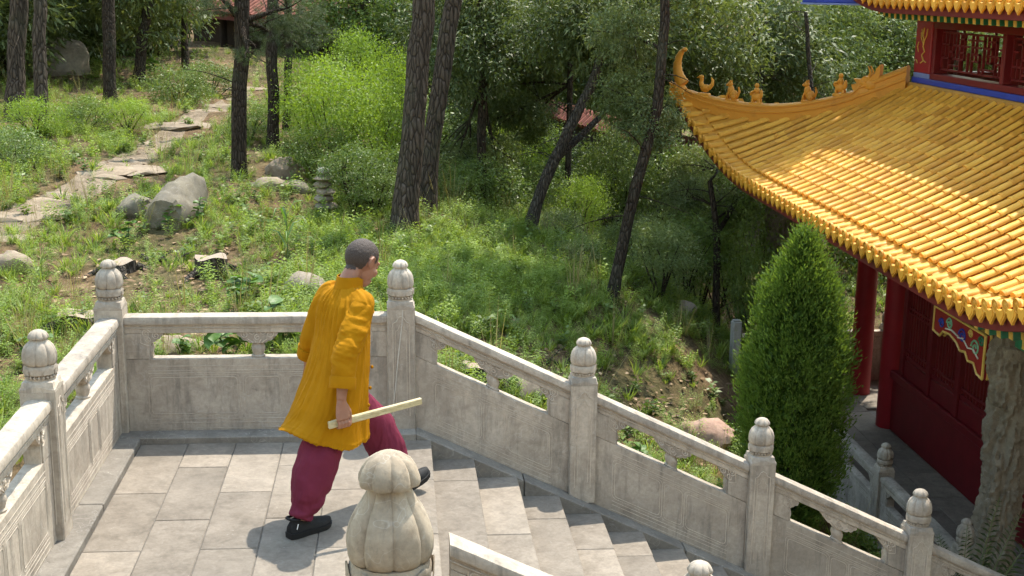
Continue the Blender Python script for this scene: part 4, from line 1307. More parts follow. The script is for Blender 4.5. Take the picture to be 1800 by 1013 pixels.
tree('oak_tree', 'thin straight trunk behind the fork of the leaning tree', [(998,342),(1000,250),(1003,100),(1008,-10)], 20.5, .05, .04, 3, [('oak',960,70,.4,.8), ('oak',905,150,.2,.7), ('oak',880,45,.6,1.0), ('oak',840,225,.2,.55), ('oak',930,215,.6,.45)], 'bark_dark', None, (), 8)
tree('oak_tree', 'broad dark tree filling the gap right of the tall pine pair', [(846,330),(850,200),(846,80),(842,-10)], 19.6, .07, .055, 3, [('oak',830,90,-.2,.85), ('oak',815,0,.2,.9), ('oak',870,290,.3,.5), ('oak',800,290,.4,.4)], 'bark_dark', None, (), 8)
GW = 'leafy trees of the wood behind the pavilion'
back = [(1120,190,23,'oak',[(1120,60,1.3),(1040,110,1.0),(1085,-30,1.2)]), (1190,250,24,'oak',[(1230,70,1.2),(1170,140,.9),(1260,160,.8)]), (1310,230,26,'oak',[(1320,50,1.5),(1290,140,1.1),(1385,120,1.0)]),
        (1400,200,28,'pale',[(1420,40,1.5),(1390,140,1.1),(1470,110,1.1)]), (1620,190,30,'pale',[(1500,60,1.6),(1540,125,1.1),(1480,-20,1.5)]), (1590,170,31,'pale',[(1580,70,1.4),(1600,140,1.0),(1640,30,1.5)]),
        (1680,170,32,'pale',[(1690,80,1.6),(1740,120,1.5),(1790,80,1.5)]), (1430,330,24,'mid',[(1430,330,1.2),(1380,300,.9)]), (1530,500,25,'mid',[(1540,480,1.2),(1560,420,1.2)]), (1340,330,25,'mid',[(1350,310,.9),(1310,380,.8)])]
for i, (u, v, d, kd, crs) in enumerate(back):
    lab = ['dark leafy oak above the middle of the tiled boundary wall', 'dark leafy oak just left of the horn of the upturned roof corner', 'leafy oak right above the first beasts of the roof ridge',
           'grey-green tree above the middle beasts of the roof ridge', 'grey-green tree just left of the big beast head on the ridge', 'grey-green tree touching the painted corner post of the upper storey',
           'grey-green tree seen through the fretwork of the upper window', 'green tree under the eave left of the cypress tip', 'green tree between the two red columns', 'green tree below the curved eave near the slim upright tree'][i]
    tree('oak_tree', lab, [(u, v+60), (u+9, v-60), (u-6, v-160)], d, .055, .035, 1.5, [(kd, a, b, rnd.uniform(-.5, .8), r) for a, b, r in crs], 'bark_grey', GW, (), 10, seed=i)
GL = 'dark trees round the hillside hall'
for i, (u, v, d, crs) in enumerate([(115,85,31,[(110,10,1.7),(60,-20,1.6)]), (215,75,33,[(205,0,1.7),(160,-10,1.7)]), (285,75,34,[(270,-5,1.5),(255,40,.9)]), (5,120,28,[(0,40,1.3),(20,-10,1.4)]), (-60,120,26,[(-40,30,1.8)])]):
    tree('oak_tree', ['dark leafy tree right behind the pale boulder at top left', 'dark tree at the top edge, right of the boulder pine', 'dark tree at the top edge, left of the red hall roof', 'dark leafy tree at the very left of the top edge', 'dark tree at the left margin below the top corner'][i], [(u, v+20), (u+3, v-50), (u+4, v-110)], d, .11, .08, 3, [('oak', a, b, rnd.uniform(-.4, .6), r) for a, b, r in crs]+[HI(.2,.2,.2,2.4)], 'bark_dark', GL, (), 8, seed=20+i)
for i, (u, v, d, crs) in enumerate([(640,70,26,[(640,0,1.3),(660,70,.8),(610,20,.9)]), (700,80,27,[(705,20,1.2),(690,110,.7)]), (780,100,25,[(780,60,1.1),(790,170,.8)]), (900,150,28,[(900,100,1.5),(960,150,1.1),(860,190,1.0)]), (1020,160,29,[(1010,110,1.4),(1060,170,1.1)])]):
    tree('oak_tree', ['leafy tree at the top edge between hall roof and tall pine pair', 'leafy tree directly left of the tall pine pair at the top edge', 'leafy tree directly right of the tall pine pair at the top edge', 'leafy tree above the left end of the tiled boundary wall', 'leafy tree behind the two branches of the forked tree'][i], [(u, v+40), (u+3, v-50), (u+4, v-110)], d, .10, .07, 3, [('oak' if i % 3 else 'mid', a, b, rnd.uniform(-.4, .6), r) for a, b, r in crs], 'bark_dark', 'trees of the wood behind the tall pines', (), 6, seed=40+i)
# a tree just beyond the roof corner, its head above the frame, shades the upturned corner
tshade = tree('oak_tree', 'slim tree behind the upper storey window with its head above the photo', [(1690,240),(1685,120),(1675,-20)], 21.0, .05, .045, .6, [('canopy', None, -2.8, -.8, 1.2, 1.7), ('canopy', None, -1.9, -1.4, 1.6, 1.7), ('canopy', None, -1.4, -.2, 1.2, 1.7), ('canopy', None, -3.3, -2.0, 1.6, 1.2)], 'bark_dark', None, (), 6)

# bushes on the slope
BUSH = [('bright',600,190,19.5,.82,'large sunlit yellow-green bush left of the tall pine pair'),('bright',546,160,21.5,.72,'yellow-green bush next to the thin trunk pair'),('bright',662,225,19,.65,'yellow-green bush touching the tall pine pair'),
 ('bright',625,128,23,.62,'sunlit bush under the eaves of the hillside hall'),('bright',690,165,22,.55,'upper sunlit bush just left of the tall pine'),
 ('bright',905,255,22.5,.75,'sunlit bush below the tiled wall, right of the pine pair'),('mid',860,330,19.3,.62,'dark bush at the foot of the shaded wood, right of the pine pair'),('mid',800,345,18.9,.5,'dark bush just right of the furrowed pine'),
 ('mid',935,330,20.2,.6,'bush left of the leaning forked tree'),('bright',1022,358,19.8,.42,'small bright bush right of the leaning forked tree'),('mid',1075,330,21.5,.6,'bush under the tiled wall'),
 ('pale',1165,440,16.8,.48,'pale leafy bush at the bent thin tree'),('pale',1120,415,18,.45,'pale bush above the grassy slope'),('mid',1210,440,18.2,.55,'bush between the bent tree and the slim tree'),('pale',1235,400,19.5,.6,'pale bush behind the slim tree'),
 ('mid',1310,440,18.5,.6,'bush beside the top of the cypress'),('pale',1010,455,17.0,.34,'low pale bush on the grassy slope'),('mid',620,300,17.6,.45,'low green bush left of the tall pine foot'),('mid',560,260,19,.5,'low bush under the bright ones'),
 ('mid',365,140,27,.55,'round dark bush at the head of the path'),('mid',310,160,25.5,.6,'bush beside the head of the path'),('bright',60,240,20.5,.55,'bright weedy bush at the left edge below the pines'),('mid',20,300,18.5,.5,'weedy bush at the left edge above the path'),('mid',150,215,21.5,.5,'weedy bush below the boulder'),
 ('mid',690,300,18.2,.5,'bush behind the foot of the tall pine'),('pale',985,400,18.6,.4,'pale bush at the foot of the leaning forked tree'),('mid',1330,520,17.5,.4,'bush left of the cypress'),('bright',225,205,21.5,.45,'bright weedy bush left of the path'),
 ('mid',440,215,21.5,.45,'bush between the trunks right of the path'),('mid',660,335,17.5,.35,'small bush beside the cairn slope'),
 ('mid',830,270,24,.9,'large green bush deep in the wood right of the pine pair'),('mid',900,300,25,.9,'green bush in front of the left end of the tiled wall'),('pale',1100,275,21.5,.7,'pale bush in front of the tiled wall, behind the bent tree'),('mid',1180,330,22,.8,'bush in the shade right of the bent tree'),('mid',1260,300,24,.8,'bush under the roof corner'),('mid',970,290,24.5,.8,'bush behind the leaning forked tree'),('pale',1270,440,20,.55,'pale bush right of the slim tree foot'),('mid',745,280,23,.9,'bush seen between and beyond the pine pair')]
BK_ = 'bushes on the slope'
for i, (kd, u, v, d, r, lab) in enumerate(BUSH):
    c = Vector(at(u, v, d)); g = tz(c.x, c.y)
    t = thing('bush', lab, 'bush', (c.x, c.y, g), 0, BK_)
    put_crown(t, kd, (0, 0, max(c.z-g, r*.45)), (r, r, max(r*.85, (c.z-g)*.75)), i+3, 'foliage')
    mb = MB()
    for k in range(6):
        a = k*1.05; limb(mb, (0, 0, -.05), (r*.6*math.cos(a), r*.6*math.sin(a), max(c.z-g, r*.45)+r*.2), .016, .005, .08, k+i, 5)
    mb.build('stem', M['bark_dark'], t, 60)
# ------------------------------------------------------------------ ground cover (weeds, grass) scattered as stuff
M['straw'] = leaf_mat('dry_stalk', (.20,.16,.07), (.30,.25,.12), (.40,.35,.18), .7, .2)
def plant_variants():
    res = {}
    def build(name, mat, fn, seeds):
        out = []
        for s in seeds:
            g = np.random.default_rng(s)
            P, D, N, l, w, T, dr = fn(g)
            me = tint_mesh(name, *leaves_geo(P, D, N, l, w, T, .12, dr), mat)
            o = bpy.data.objects.new(name, me); out.append(o)
        return out
    def weed(g, h=.40, st=7, per=15, ll=.055, ww=.019):
        P = []; D = []; T = []
        for s in range(st):
            a = g.random()*6.28; lean = g.random()*.45; hh = h*(.55+.5*g.random())
            b = np.array([math.cos(a), math.sin(a), 0])*.05*g.random()
            ax = np.array([math.cos(a)*lean, math.sin(a)*lean, 1.0])
            for k in range(per):
                f = .15+.85*k/per
                th = k*2.4+a
                P.append(b+ax*hh*f); D.append([math.cos(th), math.sin(th), .25+.3*g.random()]); T.append(.25+.45*f+.3*(g.random()-.5))
        n = len(P)
        return np.array(P), np.array(D), np.tile([0, 0, 1.0], (n, 1))+g.normal(size=(n, 3))*.3, ll*(.6+.7*g.random(n)), ww*(.7+.6*g.random(n)), np.clip(T, 0, 1), .25
    def grass(g, h=.30, nb=34):
        a = g.random(nb)*6.28
        P = np.stack([np.cos(a)*.06*g.random(nb), np.sin(a)*.06*g.random(nb), np.zeros(nb)], 1)
        D = np.stack([np.cos(a)*(.2+.6*g.random(nb)), np.sin(a)*(.2+.6*g.random(nb)), np.ones(nb)], 1)
        return P, D, np.stack([np.cos(a), np.sin(a), np.full(nb, .3)], 1), h*(.5+.7*g.random(nb)), .010+.008*g.random(nb), np.clip(g.random(nb), 0, 1), .25
    def fine(g): return weed(g, .34, 9, 17, .042, .009)
    def broad(g): return weed(g, .26, 4, 9, .085, .045)
    res['weed'] = build('weed_plant', M['leaf_weed'], weed, (1, 2, 3))
    res['grass'] = build('grass_plant', M['leaf_grass'], grass, (4, 5))
    res['fine'] = build('fine_weed_plant', M['leaf_weed'], fine, (6, 7))
    def straw(g): 
        P, D, N, l, w, T, dr = grass(g, .75, 12); return P, D*np.array([.45,.45,1]), N, l, w*.45, T, .12
    res['straw'] = build('dry_stalk_plant', M['straw'], straw, (10, 11))
    res['broad'] = build('broad_weed_plant', M['leaf_mid'], broad, (8, 9))
    return res
PV = plant_variants()
def in_poly(u, v, poly):
    r = np.zeros(u.shape, bool); n = len(poly)
    for i in range(n):
        x1, y1 = poly[i]; x2, y2 = poly[(i+1) % n]
        c = ((y1 > v) != (y2 > v)) & (u < (x2-x1)*(v-y1)/(y2-y1+1e-9)+x1)
        r ^= c
    return r
def scatter_points(n, seed):
    g = np.random.default_rng(seed)
    # even over the slope that the camera overlooks, thinner far away
    d = 9.5+(36-9.5)*g.random(n)**1.25
    a = (g.random(n)-.5)*2*.46+YAW
    X = CAM_POS[0]+np.sin(a)*d; Y = CAM_POS[1]+np.cos(a)*d
    keep = ~((X > -2.2) & (X < .35) & (Y < .22)) & ~((X >= .3) & (X < 6.4) & (Y < .22) & (Y > -4.3)) & ~((X > 4.8) & (X < 16.4) & (Y > -2.5) & (Y < 10.25))
    X, Y = X[keep], Y[keep]
    Z = np.concatenate([terrain(X[i:i+20000], Y[i:i+20000]) for i in range(0, len(X), 20000)])
    D = np.stack([X, Y, Z], 1)-CAM_POS; zz = D@_fw
    return X, Y, Z, 900+FOC*(D@_r2)/zz, 506.5-FOC*(D@_u2)/zz, zz, g
PATH = [(-20,385),(85,342),(180,294),(250,258),(320,203),(372,184),(410,182),(385,220),(320,250),(250,305),(180,350),(70,396),(-20,425)]
def soft(u, v, cu, cv, ru, rv): return np.exp(-((u-cu)/ru)**2-((v-cv)/rv)**2)
def scatter(name, label, keys, n, seed, dens, smin, smax):
    X, Y, Z, u, v, zz, g = scatter_points(n, seed)
    p = dens(u, v, X, Y)
    k = g.random(len(X)) < p
    X, Y, Z, u, v = X[k], Y[k], Z[k], u[k], v[k]
    nn = len(X)
    me = bpy.data.meshes.new(name); me.vertices.add(nn)
    me.vertices.foreach_set('co', np.stack([X, Y, Z-.015], 1).astype(np.float32).ravel())
    rot = np.stack([g.normal(size=nn)*.12, g.normal(size=nn)*.12, g.random(nn)*6.28], 1)
    me.attributes.new('rot', 'FLOAT_VECTOR', 'POINT').data.foreach_set('vector', rot.astype(np.float32).ravel())
    me.attributes.new('scl', 'FLOAT', 'POINT').data.foreach_set('value', (smin+(smax-smin)*g.random(nn)**1.5).astype(np.float32))
    var = [o for kk in keys for o in PV[kk]]
    me.attributes.new('idx', 'INT', 'POINT').data.foreach_set('value', g.integers(0, len(var), nn).astype(np.int32))
    o = obj(name, me); tag(o, label, 'plants', kind='stuff')
    col = bpy.data.collections.new(name+'_kinds')
    for q in dict.fromkeys(var): col.objects.link(q)
    ng = bpy.data.node_groups.new(name+'_nodes', 'GeometryNodeTree')
    ng.interface.new_socket('Geometry', in_out='INPUT', socket_type='NodeSocketGeometry'); ng.interface.new_socket('Geometry', in_out='OUTPUT', socket_type='NodeSocketGeometry')
    gi, go = ng.nodes.new('NodeGroupInput'), ng.nodes.new('NodeGroupOutput')
    ip = ng.nodes.new('GeometryNodeInstanceOnPoints'); ci = ng.nodes.new('GeometryNodeCollectionInfo')
    ci.inputs['Collection'].default_value = col; ci.inputs['Separate Children'].default_value = True; ci.inputs['Reset Children'].default_value = True
    def attr(nm, ty):
        a = ng.nodes.new('GeometryNodeInputNamedAttribute'); a.data_type = ty; a.inputs['Name'].default_value = nm; return a.outputs[0]
    ip.inputs['Pick Instance'].default_value = True
    L = ng.links.new
    L(gi.outputs[0], ip.inputs['Points']); L(ci.outputs[0], ip.inputs['Instance']); L(attr('idx', 'INT'), ip.inputs['Instance Index'])
    e2r = ng.nodes.new('FunctionNodeEulerToRotation'); L(attr('rot', 'FLOAT_VECTOR'), e2r.inputs[0]); L(e2r.outputs[0], ip.inputs['Rotation'])
    L(attr('scl', 'FLOAT'), ip.inputs['Scale']); L(ip.outputs[0], go.inputs[0])
    md = o.modifiers.new('scatter', 'NODES'); md.node_group = ng
    return o
def bare(u, v):
    b = in_poly(u, v, PATH)*.82
    b = np.maximum(b, .98*soft(u, v, 250, 512, 230, 66)); b = np.maximum(b, .95*soft(u, v, 420, 462, 120, 32)); b = np.maximum(b, .8*soft(u, v, 330, 590, 160, 45))
    b = np.maximum(b, .97*soft(u, v, 1150, 700, 100, 50)); b = np.maximum(b, .9*soft(u, v, 960, 635, 70, 22)); b = np.maximum(b, .85*soft(u, v, 60, 560, 60, 60)*.6)
    b = np.maximum(b, .9*soft(u, v, 400, 125, 130, 45)); b = np.maximum(b, .85*soft(u, v, 1090, 372, 35, 20)); b = np.maximum(b, .6*soft(u, v, 500, 300, 50, 35)); b = np.maximum(b, .85*soft(u, v, 1450, 860, 120, 60)); b = np.maximum(b, .7*soft(u, v, 860, 640, 60, 30))
    return b
def patchy(X, Y, s=.8, lo=-.25):
    return np.clip((np.array([mnoise.noise(Vector((a*s, b*s, 3.3))) for a, b in zip(X, Y)])-lo)*2.2, 0, 1)
lush = lambda u, v: np.maximum(soft(u, v, 800, 500, 330, 130), np.maximum(soft(u, v, 120, 260, 260, 70), soft(u, v, 620, 200, 150, 110)))
scatter('undergrowth', 'knee-high leafy weeds covering the wooded slope', ('weed', 'fine', 'broad'), 27000, 5,
        lambda u, v, X, Y: np.clip((.40+.60*lush(u, v))*np.maximum(patchy(X, Y, .8, -.05), .8*soft(u, v, 830, 490, 300, 120))+.06, 0, 1)*(1-bare(u, v)), .42, 1.0)
scatter('grass', 'soft green grass on the slope and round the stumps', ('grass', 'fine'), 62000, 6,
        lambda u, v, X, Y: np.maximum(patchy(X, Y, 1.1, -.30), 1.3*soft(u, v, 830, 490, 300, 120))*np.clip(.34+.75*soft(u, v, 830, 500, 260, 110)+.4*soft(u, v, 1200, 600, 150, 60)+.35*soft(u, v, 150, 560, 220, 70), 0, 1)*(1-.92*bare(u, v)), .38, .95)

scatter('dry_stalks', 'thin straw-coloured dry stalks standing among the weeds', ('straw',), 9000, 9,
        lambda u, v, X, Y: .22*patchy(X, Y, .9, .0)*(1-.3*bare(u, v)), .6, 1.2)
# fallen leaves
def litter_mat():
    t = NT('fallen_leaf'); a = t.n('ShaderNodeAttribute', attribute_name='tint')
    t.col(t.ramp(a.outputs['Fac'], [(0, (.10,.055,.028)), (.5, (.22,.135,.07)), (1, (.38,.27,.16))])); t.set(Roughness=.85)
    return t.m
M['litter'] = litter_mat()
X, Y, Z, u, v, zz, g = scatter_points(26000, 31)
k = g.random(len(X)) < np.clip(.25+.9*bare(u, v), 0, 1)*(.35+.65*(~in_poly(u, v, PATH)))
X, Y, Z = X[k], Y[k], Z[k]; n = len(X)
P = np.stack([X, Y, Z+.012+.02*g.random(n)], 1); aa = g.random(n)*6.28
D = np.stack([np.cos(aa), np.sin(aa), .25*(g.random(n)-.4)], 1); N = np.stack([g.normal(size=n)*.3, g.normal(size=n)*.3, np.ones(n)], 1)
tag(obj('leaf_litter', tint_mesh('leaf_litter', *leaves_geo(P, D, N, .05+.06*g.random(n), .022+.028*g.random(n), g.random(n), .15, 0), M['litter'])), 'brown fallen leaves strewn over the bare soil of the slope', 'leaves', kind='stuff')
# ------------------------------------------------------------------ things on the slope
def gh(u, v, lo=9.0, hi=60.0):
    """where the sight line through a picture point meets the ground"""
    d = np.linspace(lo, hi, 400)
    P = np.array([at(u, v, q) for q in d])
    dz = P[:, 2]-terrain(P[:, 0], P[:, 1])
    k = np.argmax(dz < 0)
    if not (dz < 0).any(): k = len(d)-1
    if k == 0: return Vector(P[0])
    f = dz[k-1]/(dz[k-1]-dz[k]+1e-9)
    q = P[k-1]+(P[k]-P[k-1])*f
    return Vector(q)
M['rock'] = stone_mat('field_rock', (.15,.12,.09), (.25,.21,.165), (.36,.31,.25), .5, .9, False, False, .8)
M['rock_pink'] = stone_mat('pinkish_rock', (.26,.16,.12), (.40,.26,.20), (.48,.34,.27), .25, .9, False, False, .7)
M['rock_path'] = stone_mat('path_rock', (.17,.13,.09), (.26,.205,.15), (.36,.29,.22), .2, .92, False, False, .8)
M['block'] = stone_mat('mossy_block_stone', (.07,.062,.040), (.16,.14,.10), (.27,.24,.18), .75, .9, True, True, 1.0)
M['concrete'] = stone_mat('grey_post_stone', (.24,.235,.22), (.33,.32,.30), (.40,.39,.365), .3)
def cut_wood():
    t = NT('cut_stump_wood'); v = t.coords()
    w = t.n('ShaderNodeTexWave'); w.wave_type = 'RINGS'; w.rings_direction = 'Z'; w.inputs['Scale'].default_value = 16; w.inputs['Distortion'].default_value = 3; t.l(v, w.inputs['Vector'])
    c = t.ramp(w.outputs['Fac'], [(0, (.20,.145,.10)), (1, (.40,.31,.23))])
    c = t.mix(t.ramp(t.noise(v, 14, 5, .7), [(.45, (0,0,0)), (.7, (.6,.6,.6))]), c, (.28,.25,.21))
    t.col(c); t.set(Roughness=.9); t.bump(t.noise(v, 40), .5, .006)
    return t.m
M['cut_wood'] = cut_wood()
def rock_mesh(name, mat, r, seed, flat=.6, n=3, rough=.28):
    bm = bmesh.new(); bmesh.ops.create_icosphere(bm, subdivisions=n, radius=1.0)
    for v in bm.verts:
        p = v.co.normalized()
        d = 1+rough*fbm(p.x*1.1+seed, p.y*1.1, p.z*1.1, 4)+.10*fbm(p.x*4+seed, p.y*4, p.z*4, 3)
        # facets
        for k in range(5):
            a = Vector((math.sin(seed*3.1+k*2.2), math.cos(seed*1.7+k*1.3), math.sin(seed+k*.9)*.7)).normalized()
            q = p.dot(a)*d
            if q > .78: d *= .78/q*.6+.4
        v.co = Vector((p.x*d*r[0], p.y*d*r[1], p.z*d*r[2]))
    me = bpy.data.meshes.new(name); bm.to_mesh(me); bm.free()
    me.polygons.foreach_set('use_smooth', [True]*len(me.polygons)); me.set_sharp_from_angle(angle=.55); me.materials.append(mat)
    return me
def rock(u, v, r, seed, label, mat='rock', sink=.35, rz=0.0, name='rock', cat='rock', group='rocks on the slope'):
    p = gh(u, v); o = obj(name, rock_mesh(name, M[mat], r, seed), None, (p.x, p.y, p.z+r[2]*(1-2*sink)), rz)
    return tag(o, label, cat, group)
rock(95, 128, (.85,.6,.55), 1.3, 'large pale boulder behind the two pines at the left edge', 'rock', .3, .3)
rock(20, 130, (.6,.5,.5), 2.1, 'shaded boulder at the left edge beside the pale one', 'rock', .3)
rock(1245, 778, (.30,.20,.17), 3.2, 'pinkish boulder on bare soil left of the cypress', 'rock_pink', .3, -.5)
rock(22, 470, (.24,.18,.14), 4.4, 'pale rock in the weeds at the left edge', 'rock_path', .4)
rock(500, 305, (.30,.22,.18), 5.5, 'pale rock right of the straight dark pine', 'rock_path', .4)
rock(480, 330, (.28,.2,.12), 6.1, 'low flat rock by the straight dark pine foot', 'rock_path', .4)
rock(520, 335, (.22,.18,.12), 6.9, 'small rock between dark pine and cairn', 'rock', .4)
rock(535, 515, (.26,.2,.16), 7.7, 'dark rock on bare soil left of the man', 'rock', .35)
rock(1080, 385, (.55,.5,.30), 8.3, 'pale rock outcrop between leaning tree and bent tree', 'rock', .4)
rock(800, 510, (.12,.1,.06), 9.1, 'small stone in the grass behind the head of the stairs', 'rock', .4)
rock(900, 690, (.30,.22,.16), 10.2, 'dark rock seen through the first stair rail panel', 'rock', .4)
rock(300, 615, (.28,.2,.10), 11.4, 'flat rock seen through the left opening of the level rail', 'rock_path', .4)
rock(1200, 545, (.2,.16,.1), 12.5, 'stone in the undergrowth left of the slim upright tree', 'rock', .4)
# cairn
p = gh(570, 372)
c = thing('cairn', 'small cairn of stacked stones with a round one on top', 'cairn', (p.x, p.y, p.z))
zz_ = 0
for i, r in enumerate([(.17,.15,.07),(.15,.14,.06),(.16,.12,.055),(.13,.12,.05),(.15,.13,.045),(.085,.08,.06)]):
    obj('stone', rock_mesh('cairn_stone', M['rock'] if i != 5 else M['concrete'], r, 20+i*1.7, n=2, rough=.16), c, (rnd.uniform(-.03, .03), rnd.uniform(-.03, .03), zz_+r[2]*.9), i*1.1)
    zz_ += r[2]*1.72
# half-buried stone block with rounded back
p0, p1 = gh(283, 402), gh(372, 349)
ax_ = (p1-p0); ax_.z = 0; L_ = .86; ax_.normalize()
blk = thing('stone_block', 'long weathered stone block with rounded top lying beside the path', 'stone block', (p0.x, p0.y, p0.z))
rings = []
for i in range(15):
    a = i/14*L_; ring = []
    for j in range(28):
        t = 2*PI*j/28; cx = math.cos(t); cz = math.sin(t)
        e = .55
        x = math.copysign(abs(cx)**(e if cz < 0 else .75), cx)*.25; z = math.copysign(abs(cz)**(e if cz < 0 else .8), cz)*.33+.12
        k = 1+.20*fbm(x*3+3, a*2.2, z*3, 4)+.09*fbm(x*11, a*9, z*11+5, 3); z -= .10*max(0, x/.25)*(z > .2)
        k *= (.93 if i in (0, 14) else 1)
        ring.append((a, x*k, z*k+.16*a/L_-.06))
    rings.append(ring)
b_ = MB().loft(rings).build('block', M['block'], blk, 40); b_.rotation_euler = (0, 0, math.atan2(ax_.y, ax_.x))
rock(238, 378, (.26,.2,.17), 31.5, 'sloping stone wedged against the front of the rounded block', 'block', .3, .5)
# stumps
def stump(u, v, r, h, lab, seed):
    p = gh(u, v); t = thing('tree_stump', lab, 'stump', (p.x, p.y, p.z), seed, 'cut tree stumps')
    n = 28; rings = []
    for i in range(8):
        f = i/7; ring = []
        for j in range(n):
            a = 2*PI*j/n
            fl = 1+(.75*(1-f)**3)*(.6+.4*math.cos(5*a+seed))+.07*fbm(math.cos(a)*2+seed, math.sin(a)*2, f*2)
            ring.append((r*fl*math.cos(a), r*fl*math.sin(a), -.08+(h+.08)*f+.02*math.sin(3*a)*(f > .9)))
        rings.append(ring)
    MB().loft(rings, True, False).build('bark', M['bark_grey'], t, 60)
    top = [(x*.995, y*.995, z-.004) for x, y, z in rings[-1]]
    MB().add(top+[(0,0,h+.008)], [(i, (i+1) % n, n) for i in range(n)]).build('cut_face', M['cut_wood'], t, 60)
    for k in range(4):
        a = k*1.6+seed
        MB().tube([(r*math.cos(a), r*math.sin(a), .06), (r*1.9*math.cos(a), r*1.9*math.sin(a), .0), (r*3*math.cos(a+.2), r*3*math.sin(a+.2), -.05)], [.05, .035, .012], 8).build('root', M['bark_grey'], t, 60)
    return t
stump(372, 482, .17, .19, 'cut tree stump on bare soil behind the level rail', .4)
stump(140, 572, .20, .12, 'low cut stump with pale top at the far left corner post', 1.9)
stump(215, 478, .15, .12, 'rotten low stump with roots behind the far left corner post', 3.2)
stump(838, 672, .15, .16, 'dark rotten stump seen through the first stair rail panel', 4.0)
def deadwood(u0, v0, u1, v1, r, lab, seed):
    a, b = gh(u0, v0), gh(u1, v1); mb = MB()
    n = 9; pts = [a.lerp(b, i/n)+Vector((0, 0, r*.6+.04*math.sin(i*1.3+seed))) for i in range(n+1)]
    mb.tube(pts, [r*(1-.5*i/n)*(1+.15*math.sin(i*2.1)) for i in range(n+1)], 9)
    for k in (3, 6): mb.tube([pts[k], pts[k]+Vector((.12, .1, .09)), pts[k]+Vector((.22, .25, .10))], [r*.5, r*.35, r*.12], 6)
    return tag(mb.build('fallen_branch', M['bark_grey'], None, 60), lab, 'branch', 'fallen branches')
deadwood(875, 690, 990, 700, .055, 'fallen branch behind the first stair rail panel', 1)
deadwood(250, 458, 330, 470, .03, 'thin fallen branch beside the stump', 2)
deadwood(940, 642, 1010, 640, .02, 'thin stick lying by the first post down the stairs', 3)
# path: a worn strip with bedrock slabs
cl = [(-30,405),(60,372),(140,335),(215,292),(290,245),(335,208),(395,185),(450,150)]
wl_ = [50,46,40,34,30,24,20,16]
Ls, Rs = [], []
for (u, v), w in zip(cl, wl_):
    Ls.append(gh(u-w*.55, v-w*.45)); Rs.append(gh(u+w*.55, v+w*.45))
def dirt_mat():
    t = NT('path_dirt'); v = t.coords(rnd_off=False)
    c = t.ramp(t.noise(v, 3, 6, .7, .5), [(.3, (.12,.085,.052)), (.55, (.22,.165,.108)), (.75, (.34,.27,.195))])
    c = t.mix(t.ramp(t.noise(v, 16, 4, .75, .8), [(.58, (0,0,0)), (.66, (.6,.6,.6))]), c, (.13,.08,.045))
    t.col(c); t.set(Roughness=.95); t.bump(t.noise(v, 9, 6, .75), .9, .05)
    return t.m
M['dirt'] = dirt_mat()
rows = []
for i in range(len(Ls)-1):
    for k in range(4):
        a = Ls[i].lerp(Ls[i+1], k/4); b = Rs[i].lerp(Rs[i+1], k/4)
        rows.append([(lambda q: (q.x, q.y, tz(q.x, q.y)+.012+(.0 if 0 < j < 8 else -.04)))(a.lerp(b, j/8+(.05*fbm(i+k*.25, j) if 0 < j < 8 else .22*fbm(i*2.3+k*.8, j+4)))) for j in range(9)])
path = tag(MB().loft(rows, False, False, closed=False).build('path', M['dirt'], None, 80), kind='structure')
for i in range(22):
    f = rnd.random()**1.2*(len(Ls)-1.01); k = int(f); a = Ls[k].lerp(Ls[k+1], f-k); b = Rs[k].lerp(Rs[k+1], f-k)
    q = a.lerp(b, rnd.uniform(.1, .9)); s = rnd.uniform(.20, .62)
    obj('flagstone', rock_mesh('flagstone', M['rock_path'], (s, s*rnd.uniform(.5, .8), .07), 40+i*.73, n=2, rough=.3), path, (q.x, q.y, tz(q.x, q.y)-.035), rnd.uniform(-.6, .9))
# grey post by the cypress
p = gh(1290, 655); t = thing('marker_post', 'plain grey stone post standing left of the cypress', 'post', (p.x, p.y, p.z), .2)
hp = .68
MB().box(-.055, .055, -.05, .05, -.2, hp-.02, .008).build('shaft', M['concrete'], t, 30)
MB().box(-.045, .045, -.04, .04, hp-.0195, hp, .01).build('cap', M['concrete'], t, 30)

# tile-capped boundary wall
M['red_tile'] = plain('red_clay_tile', (.24,.085,.06), .8, .4, .3, .2, 5, .35)
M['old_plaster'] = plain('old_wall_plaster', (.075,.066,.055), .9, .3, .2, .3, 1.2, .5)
A0, A1 = Vector(at(900, 172, 29)), Vector(at(1330, 292, 22.5))
dw = (A1-A0); dw.z = 0; Lw = dw.length; dw.normalize(); nw = Vector((-dw.y, dw.x, 0))
bw = thing('boundary_wall', 'low plastered wall with red tile coping crossing the wood', 'wall', (A0.x, A0.y, 0), math.atan2(dw.y, dw.x))
zt = (A0.z+A1.z)/2; sl_ = (A1.z-A0.z)/Lw
wsh = lambda x, y, z: (x, y, z+A0.z+sl_*x)
nseg = 8
for i in range(nseg):
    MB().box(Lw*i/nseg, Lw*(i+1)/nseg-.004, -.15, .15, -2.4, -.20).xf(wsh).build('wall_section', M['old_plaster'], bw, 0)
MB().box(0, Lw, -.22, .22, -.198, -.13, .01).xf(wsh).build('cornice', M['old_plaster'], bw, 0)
for sgn in (-1, 1):
    mb = MB(); x = .06
    while x < Lw-.06:
        mb.tube([(x, sgn*.03, .10), (x, sgn*.30, -.10)], .062, 7); x += .15
    mb.xf(wsh); tag(mb.build('coping_tiles', M['red_tile'], bw, 45), kind='stuff')
MB().tube([(0, 0, .12), (Lw/2, 0, .12), (Lw, 0, .12)], .07, 8).xf(wsh).build('ridge_cap', M['red_tile'], bw, 45)

